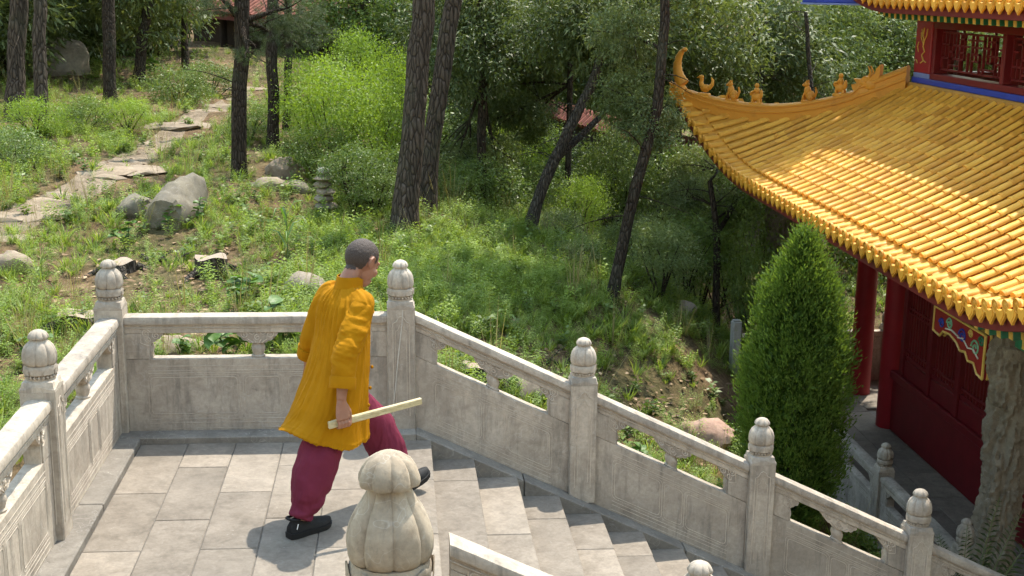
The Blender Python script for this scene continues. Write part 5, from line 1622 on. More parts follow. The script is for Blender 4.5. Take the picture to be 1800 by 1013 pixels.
# small hall with red tiled roof at the top left
h0, h1 = Vector(at(300, 12, 38)), Vector(at(628, 42, 33))
dh_ = h1-h0; dh_.z = 0; Lh = dh_.length; dh_.normalize()
hall = thing('hillside_hall', 'low hall with red tiled eaves half hidden by trees on the hill', 'building', (h0.x, h0.y, 0), math.atan2(dh_.y, dh_.x))
sh_ = (h1.z-h0.z)/Lh
hs_ = lambda x, y, z: (x, y, z+h0.z+sh_*x)
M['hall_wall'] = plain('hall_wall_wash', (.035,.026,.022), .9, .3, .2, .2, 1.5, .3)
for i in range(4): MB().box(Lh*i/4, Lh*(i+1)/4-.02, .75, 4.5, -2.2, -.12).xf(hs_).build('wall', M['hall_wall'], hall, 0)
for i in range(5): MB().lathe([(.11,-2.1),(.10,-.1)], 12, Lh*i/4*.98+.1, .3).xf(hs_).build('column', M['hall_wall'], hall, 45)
rf = MB().add([(-.3,-.05,-.08),(Lh+.3,-.05,-.08),(Lh+.3,2.6,1.5),(-.3,2.6,1.5),(-.3,5.2,-.08),(Lh+.3,5.2,-.08)], [(0,1,2,3),(3,2,5,4)]).xf(hs_).build('roof', M['red_tile'], hall, 0)
mb = MB(); x = -.2
while x < Lh+.3:
    mb.tube([(x, -.08, -.05), (x, 1.2, .62), (x, 2.6, 1.53)], .075, 7); x += .19
tag(mb.xf(hs_).build('roof_tiles', M['red_tile'], rf, 45), kind='stuff')
MB().box(-.3, Lh+.3, -.03, .03, -.22, -.10).xf(hs_).build('eave_board', M['maroon_board'], rf, 0)

# ------------------------------------------------------------------ cypress
cb0 = gh(1398, 868); cyx = Vector(at(1397, 700, 12.3)); bx_, by_ = cyx.x, cyx.y
bz_ = tz(bx_, by_)
cyp = thing('cypress', 'dense conical green cypress between stair rail and pavilion', 'tree', (bx_, by_, bz_))
g = np.random.default_rng(77)
Hc = float(at(1408, 402, 12.3)[2])-bz_
prof_t = np.array([0,.06,.16,.30,.45,.60,.74,.85,.93,1.0]); prof_r = .82*np.array([.36,.46,.54,.595,.60,.555,.47,.32,.17,.02])
nclump = 760
tt = g.random(nclump)**.85; th = g.random(nclump)*2*PI
rc = np.interp(tt, prof_t, prof_r)*(.88+.17*g.random(nclump))
Cc = np.stack([rc*np.cos(th), rc*np.sin(th), tt*Hc], 1)
per = 58
P = np.repeat(Cc, per, 0); od = norm(np.stack([np.cos(th), np.sin(th), np.full(nclump, .75)], 1)); O = np.repeat(od, per, 0)
P = P+g.normal(size=P.shape)*np.array([.042,.042,.062])+O*(g.random((len(P), 1))-.75)*.11
D = norm(O*1.0+g.normal(size=P.shape)*.42+np.array([0, 0, .55]))
Tn = np.clip(.28+.5*np.repeat(g.random(nclump), per)*.6+.45*(g.random(len(P))-.35), 0, 1)
obj('crown', tint_mesh('cypress_crown', *leaves_geo(P, D, norm(g.normal(size=P.shape)+O*.8), .044*(.6+.8*g.random(len(P))), .012*(.7+.7*g.random(len(P))), Tn, .1, 0), M['cypress']), cyp)
# inner body of brown-green twigs so the heart of the tree is not empty
n2_ = 9000
t2_ = g.random(n2_); th2 = g.random(n2_)*2*PI; r2_ = np.interp(t2_, prof_t, prof_r)*(.35+.5*g.random(n2_))
P = np.stack([r2_*np.cos(th2), r2_*np.sin(th2), t2_*Hc*.97], 1)
obj('inner_foliage', tint_mesh('cypress_inner', *leaves_geo(P, norm(g.normal(size=P.shape)+np.array([0,0,.8])), norm(g.normal(size=P.shape)), np.full(n2_, .11), np.full(n2_, .035), np.full(n2_, .05), .1, 0), M['cypress']), cyp)
MB().tube([(0,0,-.1),(0,.01,Hc*.5),(0,0,Hc*.9)], [.06,.04,.01], 9).build('trunk', M['bark_grey'], cyp, 60)

# ------------------------------------------------------------------ single leafy plants near the rail
def broad_leaf(mb, base, d, L, W, seed, cup=.12):
    d = Vector(d).normalized(); s = d.cross(Vector((0,0,1))); s = s.normalized() if s.length > .01 else Vector((1,0,0)); n = s.cross(d)
    rows = []
    for i in range(6):
        f = i/5; w = W*(math.sin(PI*min(1, f*.86+.10))**.8)*(1 if f < 1 else .02)
        c = Vector(base)+d*L*f-Vector((0,0,1))*L*.35*f*f
        rows.append([tuple(c+s*w*q*.5+n*abs(q)*cup*w+n*.02*L*math.sin(seed+q*4+f*7)) for q in (-1,-.5,0,.5,1)])
    o = len(mb.v); mb.loft(rows, False, False, closed=False)
M['big_leaf'] = NT('broad_leaf')
_t = M['big_leaf']; _v = _t.coords()
_c = _t.ramp(_t.noise(_v, 3.5, 4, .6), [(.3, (.055,.12,.020)), (.6, (.10,.19,.032)), (.8, (.16,.26,.055))])
_t.col(_c); _t.set(Roughness=.5)
_tr = _t.n('ShaderNodeBsdfTranslucent'); _mx = _t.n('ShaderNodeMixShader'); _mx.inputs[0].default_value = .35
_t.l(_t.mix(1.0, _c, (1.5,1.5,.7), 'MULTIPLY'), _tr.inputs['Color']); _t.l(_t.b.outputs[0], _mx.inputs[1]); _t.l(_tr.outputs[0], _mx.inputs[2]); _t.l(_mx.outputs[0], _t.out.inputs['Surface'])
M['big_leaf'] = _t.m
M['stem'] = plain('green_stem', (.10,.14,.04), .6)
LEAFM = []
for s in range(5):
    mb = MB(); broad_leaf(mb, (0,0,0), (1,0,.15+.1*s), 1.0, .62+.06*s, s*1.7)
    LEAFM.append(mb.mesh('broad_leaf', M['big_leaf'], 60))
def leafy(u, v, h, n, ls, lab, seed, spread=.5, name='leafy_plant'):
    p = gh(u, v); t = thing(name, lab, 'plant', (p.x, p.y, p.z), 0, 'single leafy plants'); r = random.Random(seed)
    st = MB()
    nst = max(2, n//9)
    for k in range(nst):
        a = r.uniform(0, 6.28); tip = Vector((math.cos(a)*spread*h*r.uniform(.2, 1), math.sin(a)*spread*h*r.uniform(.2, 1), h*r.uniform(.6, 1)))
        st.tube([(0,0,-.03), tip*.5+Vector((0,0,h*.06)), tip], [.010, .008, .004], 6)
        for q in range(n//nst):
            f = r.uniform(.3, 1.0); b = tip*f+Vector((0,0,h*.06*math.sin(PI*f)))
            o = obj('leaf', LEAFM[r.randrange(5)], t, b); s = ls*r.uniform(.55, 1.15)
            o.scale = (s, s, s); o.rotation_euler = (r.uniform(-.4, .4), r.uniform(-.35, .35), r.uniform(0, 6.28))
    st.build('stem', M['stem'], t, 60)
    return t
leafy(420, 552, .50, 34, .15, 'big-leaved green plant behind the level rail, right of the stump', 1)
leafy(405, 632, .42, 24, .20, 'broad-leaved plant seen through the level rail beside the vase baluster', 2)
leafy(225, 440, .36, 26, .14, 'pale broad-leaved plant in front of the stone block', 3)
leafy(300, 405, .30, 22, .11, 'leafy weed growing against the rounded stone block', 14)
leafy(345, 395, .34, 24, .10, 'weed with small leaves at the right end of the stone block', 15)
leafy(320, 632, .22, 14, .12, 'small broad-leaved plant low in the left rail opening', 4)
leafy(500, 600, .40, 18, .18, 'broad-leaved plant half hidden behind the walking man', 5)
leafy(1295, 800, .34, 26, .13, 'bright young plant right of the pinkish boulder', 6)
leafy(1130, 830, .30, 18, .11, 'weedy plant seen through the middle stair rail panel', 7)
leafy(640, 610, .45, 20, .13, 'leafy plant between the man and the corner post', 8)
leafy(275, 140, .50, 22, .22, 'spreading fern-like plant at the head of the path', 9)
leafy(60, 640, .35, 22, .12, 'leafy weed between the two left posts', 10)
leafy(1540, 905, .40, 40, .12, 'dark shaded bush at the foot of the terrace rail', 11)
leafy(1600, 945, .35, 30, .11, 'dark shaded plant behind the third post down the stairs', 12)
leafy(905, 700, .2, 12, .09, 'tiny green plant seen through the first stair rail panel', 13)
# tall grass stalk
p = gh(505, 470); t = thing('reed_plant', 'upright reed-like plant with long arching leaves left of the man', 'plant', (p.x, p.y, p.z))
mb = MB()
MB().tube([(0,0,-.05), (.01,0,.35), (0,.01,.62)], [.010,.008,.004], 6).build('stem', M['stem'], t, 60)
for k in range(9):
    a = k*2.4; z = .18+.05*k; L = .34-.012*k
    pts = [(0,0,z), (math.cos(a)*L*.4, math.sin(a)*L*.4, z+.16), (math.cos(a)*L*.8, math.sin(a)*L*.8, z+.17), (math.cos(a)*L*1.1, math.sin(a)*L*1.1, z+.06)]
    s = (-math.sin(a)*.016, math.cos(a)*.016)
    rows = [[(x-s[0]*w, y-s[1]*w, zz), (x, y, zz-.006), (x+s[0]*w, y+s[1]*w, zz)] for (x, y, zz), w in zip(pts, (.6, 1, .7, .05))]
    MB().loft(rows, False, False, closed=False).build('leaf', M['big_leaf'], t, 60)
# pinnate fronds at the lower right corner
def frond(parent, root, tip, sag, L, npin, pl, seed, up=.15):
    root, tip = Vector(root), Vector(tip)
    pts = [root.lerp(tip, i/10)+Vector((0,0,sag*math.sin(PI*i/10*.9))) for i in range(11)]
    mb = MB().tube(pts, [.006-.0004*i for i in range(11)], 5)
    fr = mb.build('rachis', M['stem'], parent, 60)
    ax = (tip-root).normalized(); sd = ax.cross(Vector((.2,-.9,.35))).normalized()
    P = []; D = []; N = []
    for i in range(npin):
        f = .14+.86*i/npin; k = f*10; j = min(int(k), 9); c = pts[j].lerp(pts[j+1], k-j)
        for s in (-1, 1):
            P.append(c); D.append(sd*s*1.0+ax*.55+Vector((0,0,up-.25*f))); N.append(ax.cross(sd))
    P, D, N = [np.array([list(q) for q in w]) for w in (P, D, N)]
    ff = np.repeat(np.arange(npin)/npin, 2)
    ln = pl*np.sin(PI*np.clip(.18+.8*ff, 0, 1))**.7
    me = tint_mesh('pinnae', *leaves_geo(P, D, N, ln, ln*.17, np.random.default_rng(seed).random(len(P)), .1, .18), M['fern'])
    obj('pinnae', me, parent)
fq = gh(1745, 1000, 7.0)
fp = Vector((4.55, .75, tz(4.55, .75)))
fern = thing('cycad_plant', 'dark feathery plant with long pinnate leaves at the lower right corner', 'plant', (fp.x, fp.y, fp.z))
tips = [(1757,880,10.9),(1650,945,10.6),(1800,900,11.2),(1700,930,10.4),(1790,985,10.1),(1675,985,10.2),(1830,930,10.9),(1740,960,10.0)]
for i, (u, v, d) in enumerate(tips):
    frond(fern, (0, 0, .05), Vector(at(u, v, d))-fern.location, .10, .9, 24, .13, i)
# ------------------------------------------------------------------ the walking man
def solidify_union(mb, voxel, smooth=2, fac=.5):
    """one continuous skin from overlapping closed volumes"""
    me = mb.mesh('tmp', None, 0)
    o = bpy.data.objects.new('tmp', me); COL.objects.link(o)
    r = o.modifiers.new('r', 'REMESH'); r.mode = 'VOXEL'; r.voxel_size = voxel; r.use_smooth_shade = True
    if smooth:
        s = o.modifiers.new('s', 'SMOOTH'); s.iterations = smooth; s.factor = fac
    dg = bpy.context.evaluated_depsgraph_get()
    out = bpy.data.meshes.new_from_object(o.evaluated_get(dg), depsgraph=dg)
    bpy.data.objects.remove(o, do_unlink=True); bpy.data.meshes.remove(me)
    return out
def displace(me, fn):
    n = len(me.vertices); co = np.zeros(n*3, np.float32); no = np.zeros(n*3, np.float32)
    me.vertices.foreach_get('co', co); me.vertices.foreach_get('normal', no)
    co = co.reshape(-1, 3); no = no.reshape(-1, 3)
    d = np.array([fn(c, q) for c, q in zip(co, no)], np.float32)
    co = co+no*d[:, None]
    me.vertices.foreach_set('co', co.ravel()); me.update()
def finish(me, mat):
    me.materials.clear(); me.materials.append(mat); me.polygons.foreach_set('use_smooth', [True]*len(me.polygons)); me.update()
    return me
def cloth_mat(name, c, c2, rough=.8, weave=260, sheen=.0):
    t = NT(name); v = t.coords(rnd_off=False)
    cc = t.ramp(t.noise(v, 5, 5, .6), [(.3, c), (.7, c2)])
    t.col(cc); t.set(Roughness=rough, Specular_IOR_Level=.12, Sheen_Weight=sheen, Sheen_Roughness=.5)
    t.b.inputs['Sheen Tint'].default_value = tuple(min(1, x*1.6) for x in c2)+(1,)
    w = t.noise(v, weave, 2, .5); f = t.noise(v, 16, 5, .6, .5)
    t.bump(t.math('ADD', t.math('MULTIPLY', w, .25), f), .22, .012)
    return t.m
M['robe'] = cloth_mat('saffron_cotton', (.33,.142,.001), (.41,.180,.002))
M['trousers'] = cloth_mat('maroon_cotton', (.13,.019,.040), (.17,.027,.052))
def skin_mat():
    t = NT('tanned_skin'); v = t.coords(rnd_off=False)
    c = t.ramp(t.noise(v, 9, 5, .6), [(.3, (.27,.125,.078)), (.7, (.36,.18,.118))])
    t.col(c); t.set(Roughness=.48, Specular_IOR_Level=.4, Subsurface_Weight=.12, Subsurface_Scale=.01)
    t.b.inputs['Subsurface Radius'].default_value = (1, .35, .2)
    t.bump(t.noise(v, 120, 3, .6), .12, .002)
    return t.m
M['skin'] = skin_mat()
def hair_mat():
    t = NT('cropped_hair'); v = t.coords(rnd_off=False)
    c = t.ramp(t.noise(v, 420, 2, .8), [(.3, (.016,.011,.009)), (.72, (.085,.058,.046))])
    t.col(c); t.set(Roughness=.7); t.bump(t.noise(v, 420, 2, .8), .8, .003)
    return t.m
M['hair'] = hair_mat()
M['shoe'] = plain('black_shoe_mesh', (.012,.012,.013), .7, .3, .3, .4, 60)
M['sole'] = plain('black_rubber', (.010,.010,.011), .55, .2, .4)
M['white_mark'] = plain('white_mark', (.75,.75,.75), .5, .05)
M['pale_wood'] = None
def wood_mat():
    t = NT('pale_bamboo'); v = t.coords(scale=(2, 60, 60), rnd_off=False)
    c = t.ramp(t.noise(v, 1.2, 5, .6, .3), [(.3, (.42,.33,.17)), (.7, (.62,.54,.33))])
    t.col(c); t.set(Roughness=.5); t.bump(t.noise(v, 1.5, 4), .2, .003)
    return t.m
M['pale_wood'] = wood_mat()

HD = math.radians(40)
Hv = Vector((math.cos(HD), math.sin(HD), 0)); Rv = Vector((Hv.y, -Hv.x, 0)); Zv = Vector((0, 0, 1))
HEM = Vector((-.425, -1.545, .50)); PEL = Vector((-.375, -1.515, .86)); NECK = Vector((-.315, -1.462, 1.375)); HEAD = Vector((-.229, -1.388, 1.503))
R_SH = NECK+Rv*.158-Zv*.070-Hv*.005; L_SH = NECK-Rv*.165-Zv*.064
R_EL = Vector(at_y(606, 628, -1.745)); R_WR = Vector(at_y(600, 703, -1.815)); R_FI = Vector(at_y(602, 738, -1.825))
L_EL = Vector((-.525, -1.36, 1.05)); L_WR = Vector((-.555, -1.29, .86))
R_HIP = PEL+Rv*.075-Zv*.02; L_HIP = PEL-Rv*.075-Zv*.02
R_KN = Vector((-.465, -1.70, .46)); R_AN = Vector((-.585, -1.795, .095))
L_KN = Vector((-.165, -1.305, .47)); L_AN = Vector((.0, -1.235, .115))
# torso centre line by height
_cz = [HEM.z-.05, HEM.z, PEL.z, 1.10, NECK.z, 1.45]
_cx = [HEM.x-.005, HEM.x, PEL.x, -.345, NECK.x, NECK.x+.02]; _cy = [HEM.y, HEM.y, PEL.y, -1.492, NECK.y, NECK.y+.015]
def axis_c(z): return Vector((np.interp(z, _cz, _cx), np.interp(z, _cz, _cy), z))
man = thing('person', 'shaven-headed man in saffron robe and maroon trousers striding towards the stairs, holding a stick', 'person', (-.36, -1.52, 0))
ML = man.location
# ---- body (one continuous skin)
hp_ = math.radians(-30); yaw_h = math.radians(44)
Fh = Vector((math.cos(yaw_h)*math.cos(hp_), math.sin(yaw_h)*math.cos(hp_), math.sin(hp_)))
Rh = Vector((math.sin(yaw_h), -math.cos(yaw_h), 0)); Uh = Rh.cross(Fh).normalized()
HSC = 1.13
def hl(x, y, z): return HEAD+Rh*(x*HSC)+Fh*(y*HSC)+Uh*(z*HSC)
body = MB()
def hball(c, r, n=18, m_=12):
    k = len(body.v); body.ball((0,0,0), r, n, m_)
    body.xf(lambda x, y, z: tuple(hl(c[0]+x, c[1]+y, c[2]+z)), k)
def htube(pts, rs, n=10):
    body.tube([tuple(hl(*p)) for p in pts], [q*HSC for q in rs], n)
hball((0,-.012,.022), (.0765,.094,.090), 24, 16)
hball((0,.030,-.028), (.062,.062,.084)); hball((0,.046,-.088), (.043,.042,.034)); hball((0,.075,.022), (.052,.022,.014))
htube([(0,.086,.004), (0,.100,-.022), (0,.112,-.042)], [.009,.012,.016]); hball((0,.090,-.072), (.024,.012,.007)); hball((0,.088,-.084), (.021,.012,.007))
for s in (-1, 1):
    hball((s*.040,.060,-.030), (.024,.026,.022)); hball((s*.032,.079,.002), (.013,.010,.008))
    htube([(s*.074,.004,.022), (s*.083,-.012,.028), (s*.086,-.026,.012), (s*.083,-.022,-.014), (s*.076,-.004,-.034)], [.006,.0075,.0075,.007,.007], 8)
    hball((s*.077,-.008,-.002), (.008,.016,.026))
body.tube([tuple(hl(0,-.022,-.03)), tuple(hl(0,-.036,-.085)), tuple(NECK+Zv*.02), tuple(NECK-Zv*.06)], [.052,.052,.058,.075], 18)
def ering(c, a, b, n=24, p=2.3):
    return [tuple(c+Rv*(a*math.copysign(abs(math.cos(2*PI*j/n))**(2/p), math.cos(2*PI*j/n)))+Hv*(b*math.copysign(abs(math.sin(2*PI*j/n))**(2/p), math.sin(2*PI*j/n)))) for j in range(n)]
body.loft([ering(axis_c(z), a, b) for z, a, b in ((.80,.13,.085),(.90,.145,.095),(1.05,.135,.088),(1.2,.155,.095),(1.30,.165,.085),(1.36,.10,.06),(1.39,.06,.05))])
for sh, el, wr in ((R_SH, R_EL, R_WR), (L_SH, L_EL, L_WR)):
    body.tube([tuple(sh), tuple(sh.lerp(el, .5)), tuple(el), tuple(el.lerp(wr, .4)), tuple(wr)], [.052,.046,.040,.038,.027], 14)
for hipj, kn, an in ((R_HIP, R_KN, R_AN), (L_HIP, L_KN, L_AN)):
    body.tube([tuple(hipj+Zv*.02), tuple(hipj.lerp(kn, .5)), tuple(kn), tuple(kn.lerp(an, .35)), tuple(an)], [.082,.075,.055,.054,.036], 14)
# hands
S0, S1 = Vector(at_y(578, 748, -1.84)), Vector(at_y(740, 705, -1.60))
SD = (S1-S0).normalized()
ST = S0+SD*((R_FI-S0).dot(SD))           # point of the stick inside the fist
def hand_grip():
    f = SD; dn = (ST-R_WR); dn = (dn-f*dn.dot(f)).normalized(); o = dn.cross(f).normalized()
    if o.dot(Rv) < 0: o = -o
    kn_c = ST-dn*.026+o*.026
    # palm
    pr = []
    for q, w, t in ((0,.026,.022),(.35,.036,.017),(.7,.041,.016),(1.0,.040,.015)):
        c = R_WR.lerp(kn_c, q)
        pr.append([tuple(c+f*(w*math.cos(2*PI*j/16))+o*(t*math.sin(2*PI*j/16))) for j in range(16)])
    body.loft(pr)
    for k, off in enumerate((.031,.0105,-.0105,-.031)):
        L = (.92, 1.0, .95, .80)[k]
        c = ST+f*(off+.002*(k-1.5))
        rr = .031
        pts = []
        for a in (50, 5, -45, -95, -145, -190):
            a2 = math.radians(a); pts.append(tuple(c+o*(rr*math.cos(a2)*(1 if a > -100 else .9))-dn*(rr*math.sin(a2))))
        pts = [tuple(kn_c+f*off*.9)]+pts
        body.tube(pts, [.0100*L+.0004,.0098*L,.0094*L,.0092*L,.0088*L,.0082*L,.0072*L], 10)
    th = [R_WR.lerp(kn_c, .35)+f*.026-o*.006, R_WR.lerp(kn_c, .72)+f*.046-o*.010, ST+f*.050-dn*.012+o*.008, ST+f*.040+dn*.016+o*.022, ST+f*.026+dn*.024+o*.022]
    body.tube([tuple(p) for p in th], [.015,.0125,.0115,.0105,.0085], 10)
hand_grip()
def hand_loose(wr, dirn, out, fw):
    d = dirn.normalized(); f = fw.normalized(); o = d.cross(f).normalized()
    if o.dot(out) < 0: o = -o
    pr = []
    for q, w, t in ((0,.026,.020),(.35,.035,.016),(.7,.040,.015),(1,.038,.013)):
        c = wr+d*.085*q; pr.append([tuple(c+f*(w*math.cos(2*PI*j/14))+o*(t*math.sin(2*PI*j/14))) for j in range(14)])
    body.loft(pr)
    for k, off in enumerate((.030,.010,-.010,-.029)):
        L = (.072,.080,.074,.058)[k]; b = wr+d*.083+f*off
        body.tube([tuple(b), tuple(b+d*L*.45-o*.006), tuple(b+d*L*.8-o*.022), tuple(b+d*L*.95-o*.036)], [.0095,.0088,.0082,.007], 9)
    b = wr+d*.03+f*.026
    body.tube([tuple(b), tuple(b+d*.03+f*.018-o*.008), tuple(b+d*.06+f*.020-o*.018)], [.014,.011,.009], 9)
hand_loose(L_WR, Vector((-.05, .15, -1)), -Rv, Hv)
bm_ = solidify_union(body, .0042, 3, .45)
finish(bm_, M['skin'])
bo = obj('body', bm_, man, -ML)
# hair: a close shell over the skull
co = np.zeros(len(bm_.vertices)*3, np.float32); bm_.vertices.foreach_get('co', co); co = co.reshape(-1, 3)
no = np.zeros(len(bm_.vertices)*3, np.float32); bm_.vertices.foreach_get('normal', no); no = no.reshape(-1, 3)
rel_ = (co-np.array(HEAD))/HSC; lx = rel_@np.array(Rh); ly = rel_@np.array(Fh); lz = rel_@np.array(Uh)
near = (np.abs(lx) < .082) & (np.linalg.norm(rel_, axis=1) < .16)
hairline = np.where(ly < -.055, -.070, np.where(ly < -.028, -.050, np.where(ly < .012, .030, np.where(ly < .035, .012, .052))))
hn_ = np.array([mnoise.noise(Vector(q)*70)+.6*mnoise.noise(Vector(q)*160) for q in co]) if False else np.where(near, 0.0, 0.0)
for _i in np.where(near)[0]: hn_[_i] = mnoise.noise(Vector(co[_i])*75)+.7*mnoise.noise(Vector(co[_i])*190)
hm = near & (lz > hairline+.009*hn_) & (ly < .076-.25*np.maximum(0, .06-lz)) & ~((np.abs(lx) > .0765) & (np.abs(ly+.008) < .03) & (lz < .036))
fidx = [p for p in bm_.polygons if all(hm[v] for v in p.vertices)]
vid = sorted({v for p in fidx for v in p.vertices}); mp_ = {v: i for i, v in enumerate(vid)}
hv = [tuple(co[v]+no[v]*(.0026+.0016*mnoise.noise(Vector(co[v])*90))) for v in vid]
hme = bpy.data.meshes.new('hair'); hme.from_pydata(hv, [], [tuple(mp_[v] for v in p.vertices) for p in fidx])
obj('hair', finish(hme, M['hair']), man, -ML)
# ---- robe
robe = MB()
NR = 96
def robe_ring(z, a, b, off=0.0, lat=0.0, hem=0.0, fold=0.0, p=2.25):
    c = axis_c(z)+Hv*off+Rv*lat; r = []
    for j in range(NR):
        t = 2*PI*j/NR; ct, st_ = math.cos(t), math.sin(t)
        x = a*math.copysign(abs(ct)**(2/p), ct); y = b*math.copysign(abs(st_)**(2/p), st_)
        k = 1+fold*(.55*math.sin(7*t+1.2+z*1.5)+.35*math.sin(13*t+.5-z*3)+.25*math.sin(4*t+2))
        # lapped front edge on the right side, open slit below the waist
        q = c+Rv*(x*k)+Hv*(y*k)+Zv*(hem*max(0, -st_)**1.5)
        r.append(tuple(q))
    return r
robe.loft([robe_ring(1.398,.060,.058,.012), robe_ring(1.372,.085,.070,.004), robe_ring(1.352,.130,.080), robe_ring(1.325,.164,.090,-.008), robe_ring(1.285,.186,.105,-.012), robe_ring(1.22,.188,.118,-.012,0,0,.004), robe_ring(1.10,.180,.126,-.008,0,0,.008),
           robe_ring(.98,.188,.146,-.008,0,0,.014), robe_ring(.86,.198,.166,-.014,0,0,.022), robe_ring(.74,.214,.194,-.026,0,0,.032), robe_ring(.62,.232,.218,-.034,0,.03,.040), robe_ring(.54,.246,.238,-.042,0,.07,.046), robe_ring(.490,.256,.250,-.048,0,.105,.050)])
# sleeves
def sleeve(sh, el, end, r, seed):
    top = NECK+(sh-NECK)*.62+Zv*.005
    pts = [top, sh+Zv*.0, sh.lerp(el, .35), sh.lerp(el, .7), el, el.lerp(end, .5), end]
    P = []; Rr = []
    for i in range(len(pts)-1):
        for k in range(6): P.append(pts[i].lerp(pts[i+1], k/6)); Rr.append(r[i]+(r[i+1]-r[i])*k/6)
    P.append(pts[-1]); Rr.append(r[-1])
    for _ in range(4): P = [P[0]]+[(P[i-1]+P[i]*2+P[i+1])/4 for i in range(1, len(P)-1)]+[P[-1]]
    robe.tube([tuple(p) for p in P], Rr, 24)
R_CUF = R_EL.lerp(R_WR, .70); L_CUF = L_EL.lerp(L_WR, .62)
sleeve(R_SH, R_EL, R_CUF, (.050,.068,.080,.078,.076,.069,.065), 1)
sleeve(L_SH, L_EL, L_CUF, (.050,.068,.078,.074,.072,.066,.064), 2)
rm = solidify_union(robe, .0065, 3, .5)
RSD = (R_EL-R_SH).normalized()
def wr_fn(c, n):
    x, y, z = c
    p = Vector(c)-axis_c(z); s = p.dot(Rv); f = p.dot(Hv); th = math.atan2(f, s)
    d = 0.0
    # which: arm or trunk
    va = Vector(c)-R_SH; k = va.dot(RSD); arm = (va-RSD*k).length < .105 and k > .02 and s > .15
    if arm:
        a_ = fbm(k*11+p.dot(Hv)*15, th*1.2, k*2+c[0]*4, 2); d += .008*(max(0, .35-abs(a_))-.16)
        w = fbm(c[0]*9+c[2]*16, c[1]*9-c[2]*6, c[2]*20, 3)
        d += .007*w+.004*fbm(k*22+3*math.sin(th*2), p.dot(Hv)*14, k*6, 3)+.0035*math.sin(k*46+7*fbm(c[0]*8, c[1]*8, c[2]*6, 2))*math.exp(-((k-.26)/.10)**2)
    else:
        drop = max(0, 1.38-z)
        w = fbm(th*2.4+.3*math.sin(z*4), z*1.0, 1.0, 4)
        d += (.004+.010*min(1, drop/.6))*w
        # pulls from the shoulder and neck
        d += .0045*fbm(th*6+z*3.0, z*5.5, 4.0, 3)*(1 if z > .95 else .5)
        d += .004*math.sin(26*th+9*z+3*fbm(th*3, z*4))*math.exp(-((z-1.26)/.09)**2)
        a_ = fbm(th*5+1.5*math.sin(z*5), z*2.2, 9.0, 3); d += .010*(max(0, .35-abs(a_))-.18)*(.55 if z > .7 else 1.0)
        b_ = fbm(th*9-z*6, z*7+th*2, 2.0, 2); d += .006*(max(0, .3-abs(b_))-.12)*math.exp(-((z-1.18)/.16)**2)
        # lapped edge down the right front
        t0 = .62+.12*math.sin(z*3)
        if z < 1.28: d += .010/(1+math.exp(-(th-t0)*60))*(1 if th < 2.4 else 0)
        # shallow centre-back seam
        d -= .0035*math.exp(-((abs(th)-1.62)/.02)**2)*(th < 0)
        # hem stitching
        if z < .62: d += .002*math.exp(-((z-.515-.10*max(0, -math.sin(th))**1.5)/.006)**2)
    return d
displace(rm, wr_fn)
finish(rm, M['robe'])
ro = obj('robe', rm, man, -ML)
# stand collar
cr = []
for i in range(5):
    f = i/4; z = 1.368+.066*f
    ring = []
    for j in range(48):
        t = 2*PI*j/48; ct, st_ = math.cos(t), math.sin(t)
        rr = (.080-.006*f)*(1+.015*math.sin(3*t)); c = NECK+Hv*(.008+.016*f)+Zv*(z-NECK.z)
        ring.append(tuple(c+Rv*(rr*ct)+Hv*(rr*1.02*st_)-Zv*(.034*max(0, st_))))
    cr.append(ring)
inner = [[tuple(Vector(p)+(NECK+Hv*.02+Zv*(Vector(p).z-NECK.z)-Vector(p)).normalized()*.005) for p in ring] for ring in cr[::-1]]
MB().loft(cr+inner, False, False).build('collar', M['robe'], ro, 60)
# turned-back cuffs
for el, cu, nm in ((R_EL, R_CUF, 1), (L_EL, L_CUF, 2)):
    d = (cu-el).normalized(); a = d.cross(Rv).normalized(); b = d.cross(a); rows = []
    for (k, r) in ((-.058,.0665),(-.056,.0735),(-.03,.0745),(0.004,.0755),(.010,.073),(.008,.064),(-.03,.058)):
        rows.append([tuple(cu+d*k+a*(r*(1+.03*math.sin(3*t_+nm))*math.cos(t_))+b*(r*(1+.03*math.sin(2*t_))*math.sin(t_))) for t_ in [2*PI*j/36 for j in range(36)]])
    MB().loft(rows, False, False).build('cuff', M['robe'], ro, 60)
# knotted buttons along the side slit
for z in (.92, .80, .70):
    c = axis_c(z)
    t_ = .66; p = c+Rv*(.205*math.cos(t_)*(1+.12*(.9-z)*3))+Hv*(.19*math.sin(t_))
    MB().ball(tuple(p), (.009,.009,.011), 8, 6).build('button', M['robe'], ro, 60)
# ---- trousers
tr = MB()
def leg_loft(pts, rs, n=32, seed=0):
    P = []; Rr = []
    pts = [Vector(p) for p in pts]
    for i in range(len(pts)-1):
        for k in range(7): P.append(pts[i].lerp(pts[i+1], k/7)); Rr.append(rs[i]+(rs[i+1]-rs[i])*k/7)
    P.append(pts[-1]); Rr.append(rs[-1])
    for _ in range(4): P = [P[0]]+[(P[i-1]+P[i]*2+P[i+1])/4 for i in range(1, len(P)-1)]+[P[-1]]
    for _ in range(2): Rr = [Rr[0]]+[(Rr[i-1]+Rr[i]*2+Rr[i+1])/4 for i in range(1, len(Rr)-1)]+[Rr[-1]]
    tr.tube([tuple(p) for p in P], Rr, n)
leg_loft([R_HIP+Zv*.04, R_HIP.lerp(R_KN, .5), R_KN-Hv*.005, R_KN.lerp(R_AN, .38)-Hv*.006, R_KN.lerp(R_AN, .70), R_KN.lerp(R_AN, .84), R_AN+Zv*.012], [.085,.105,.125,.122,.098,.070,.066])
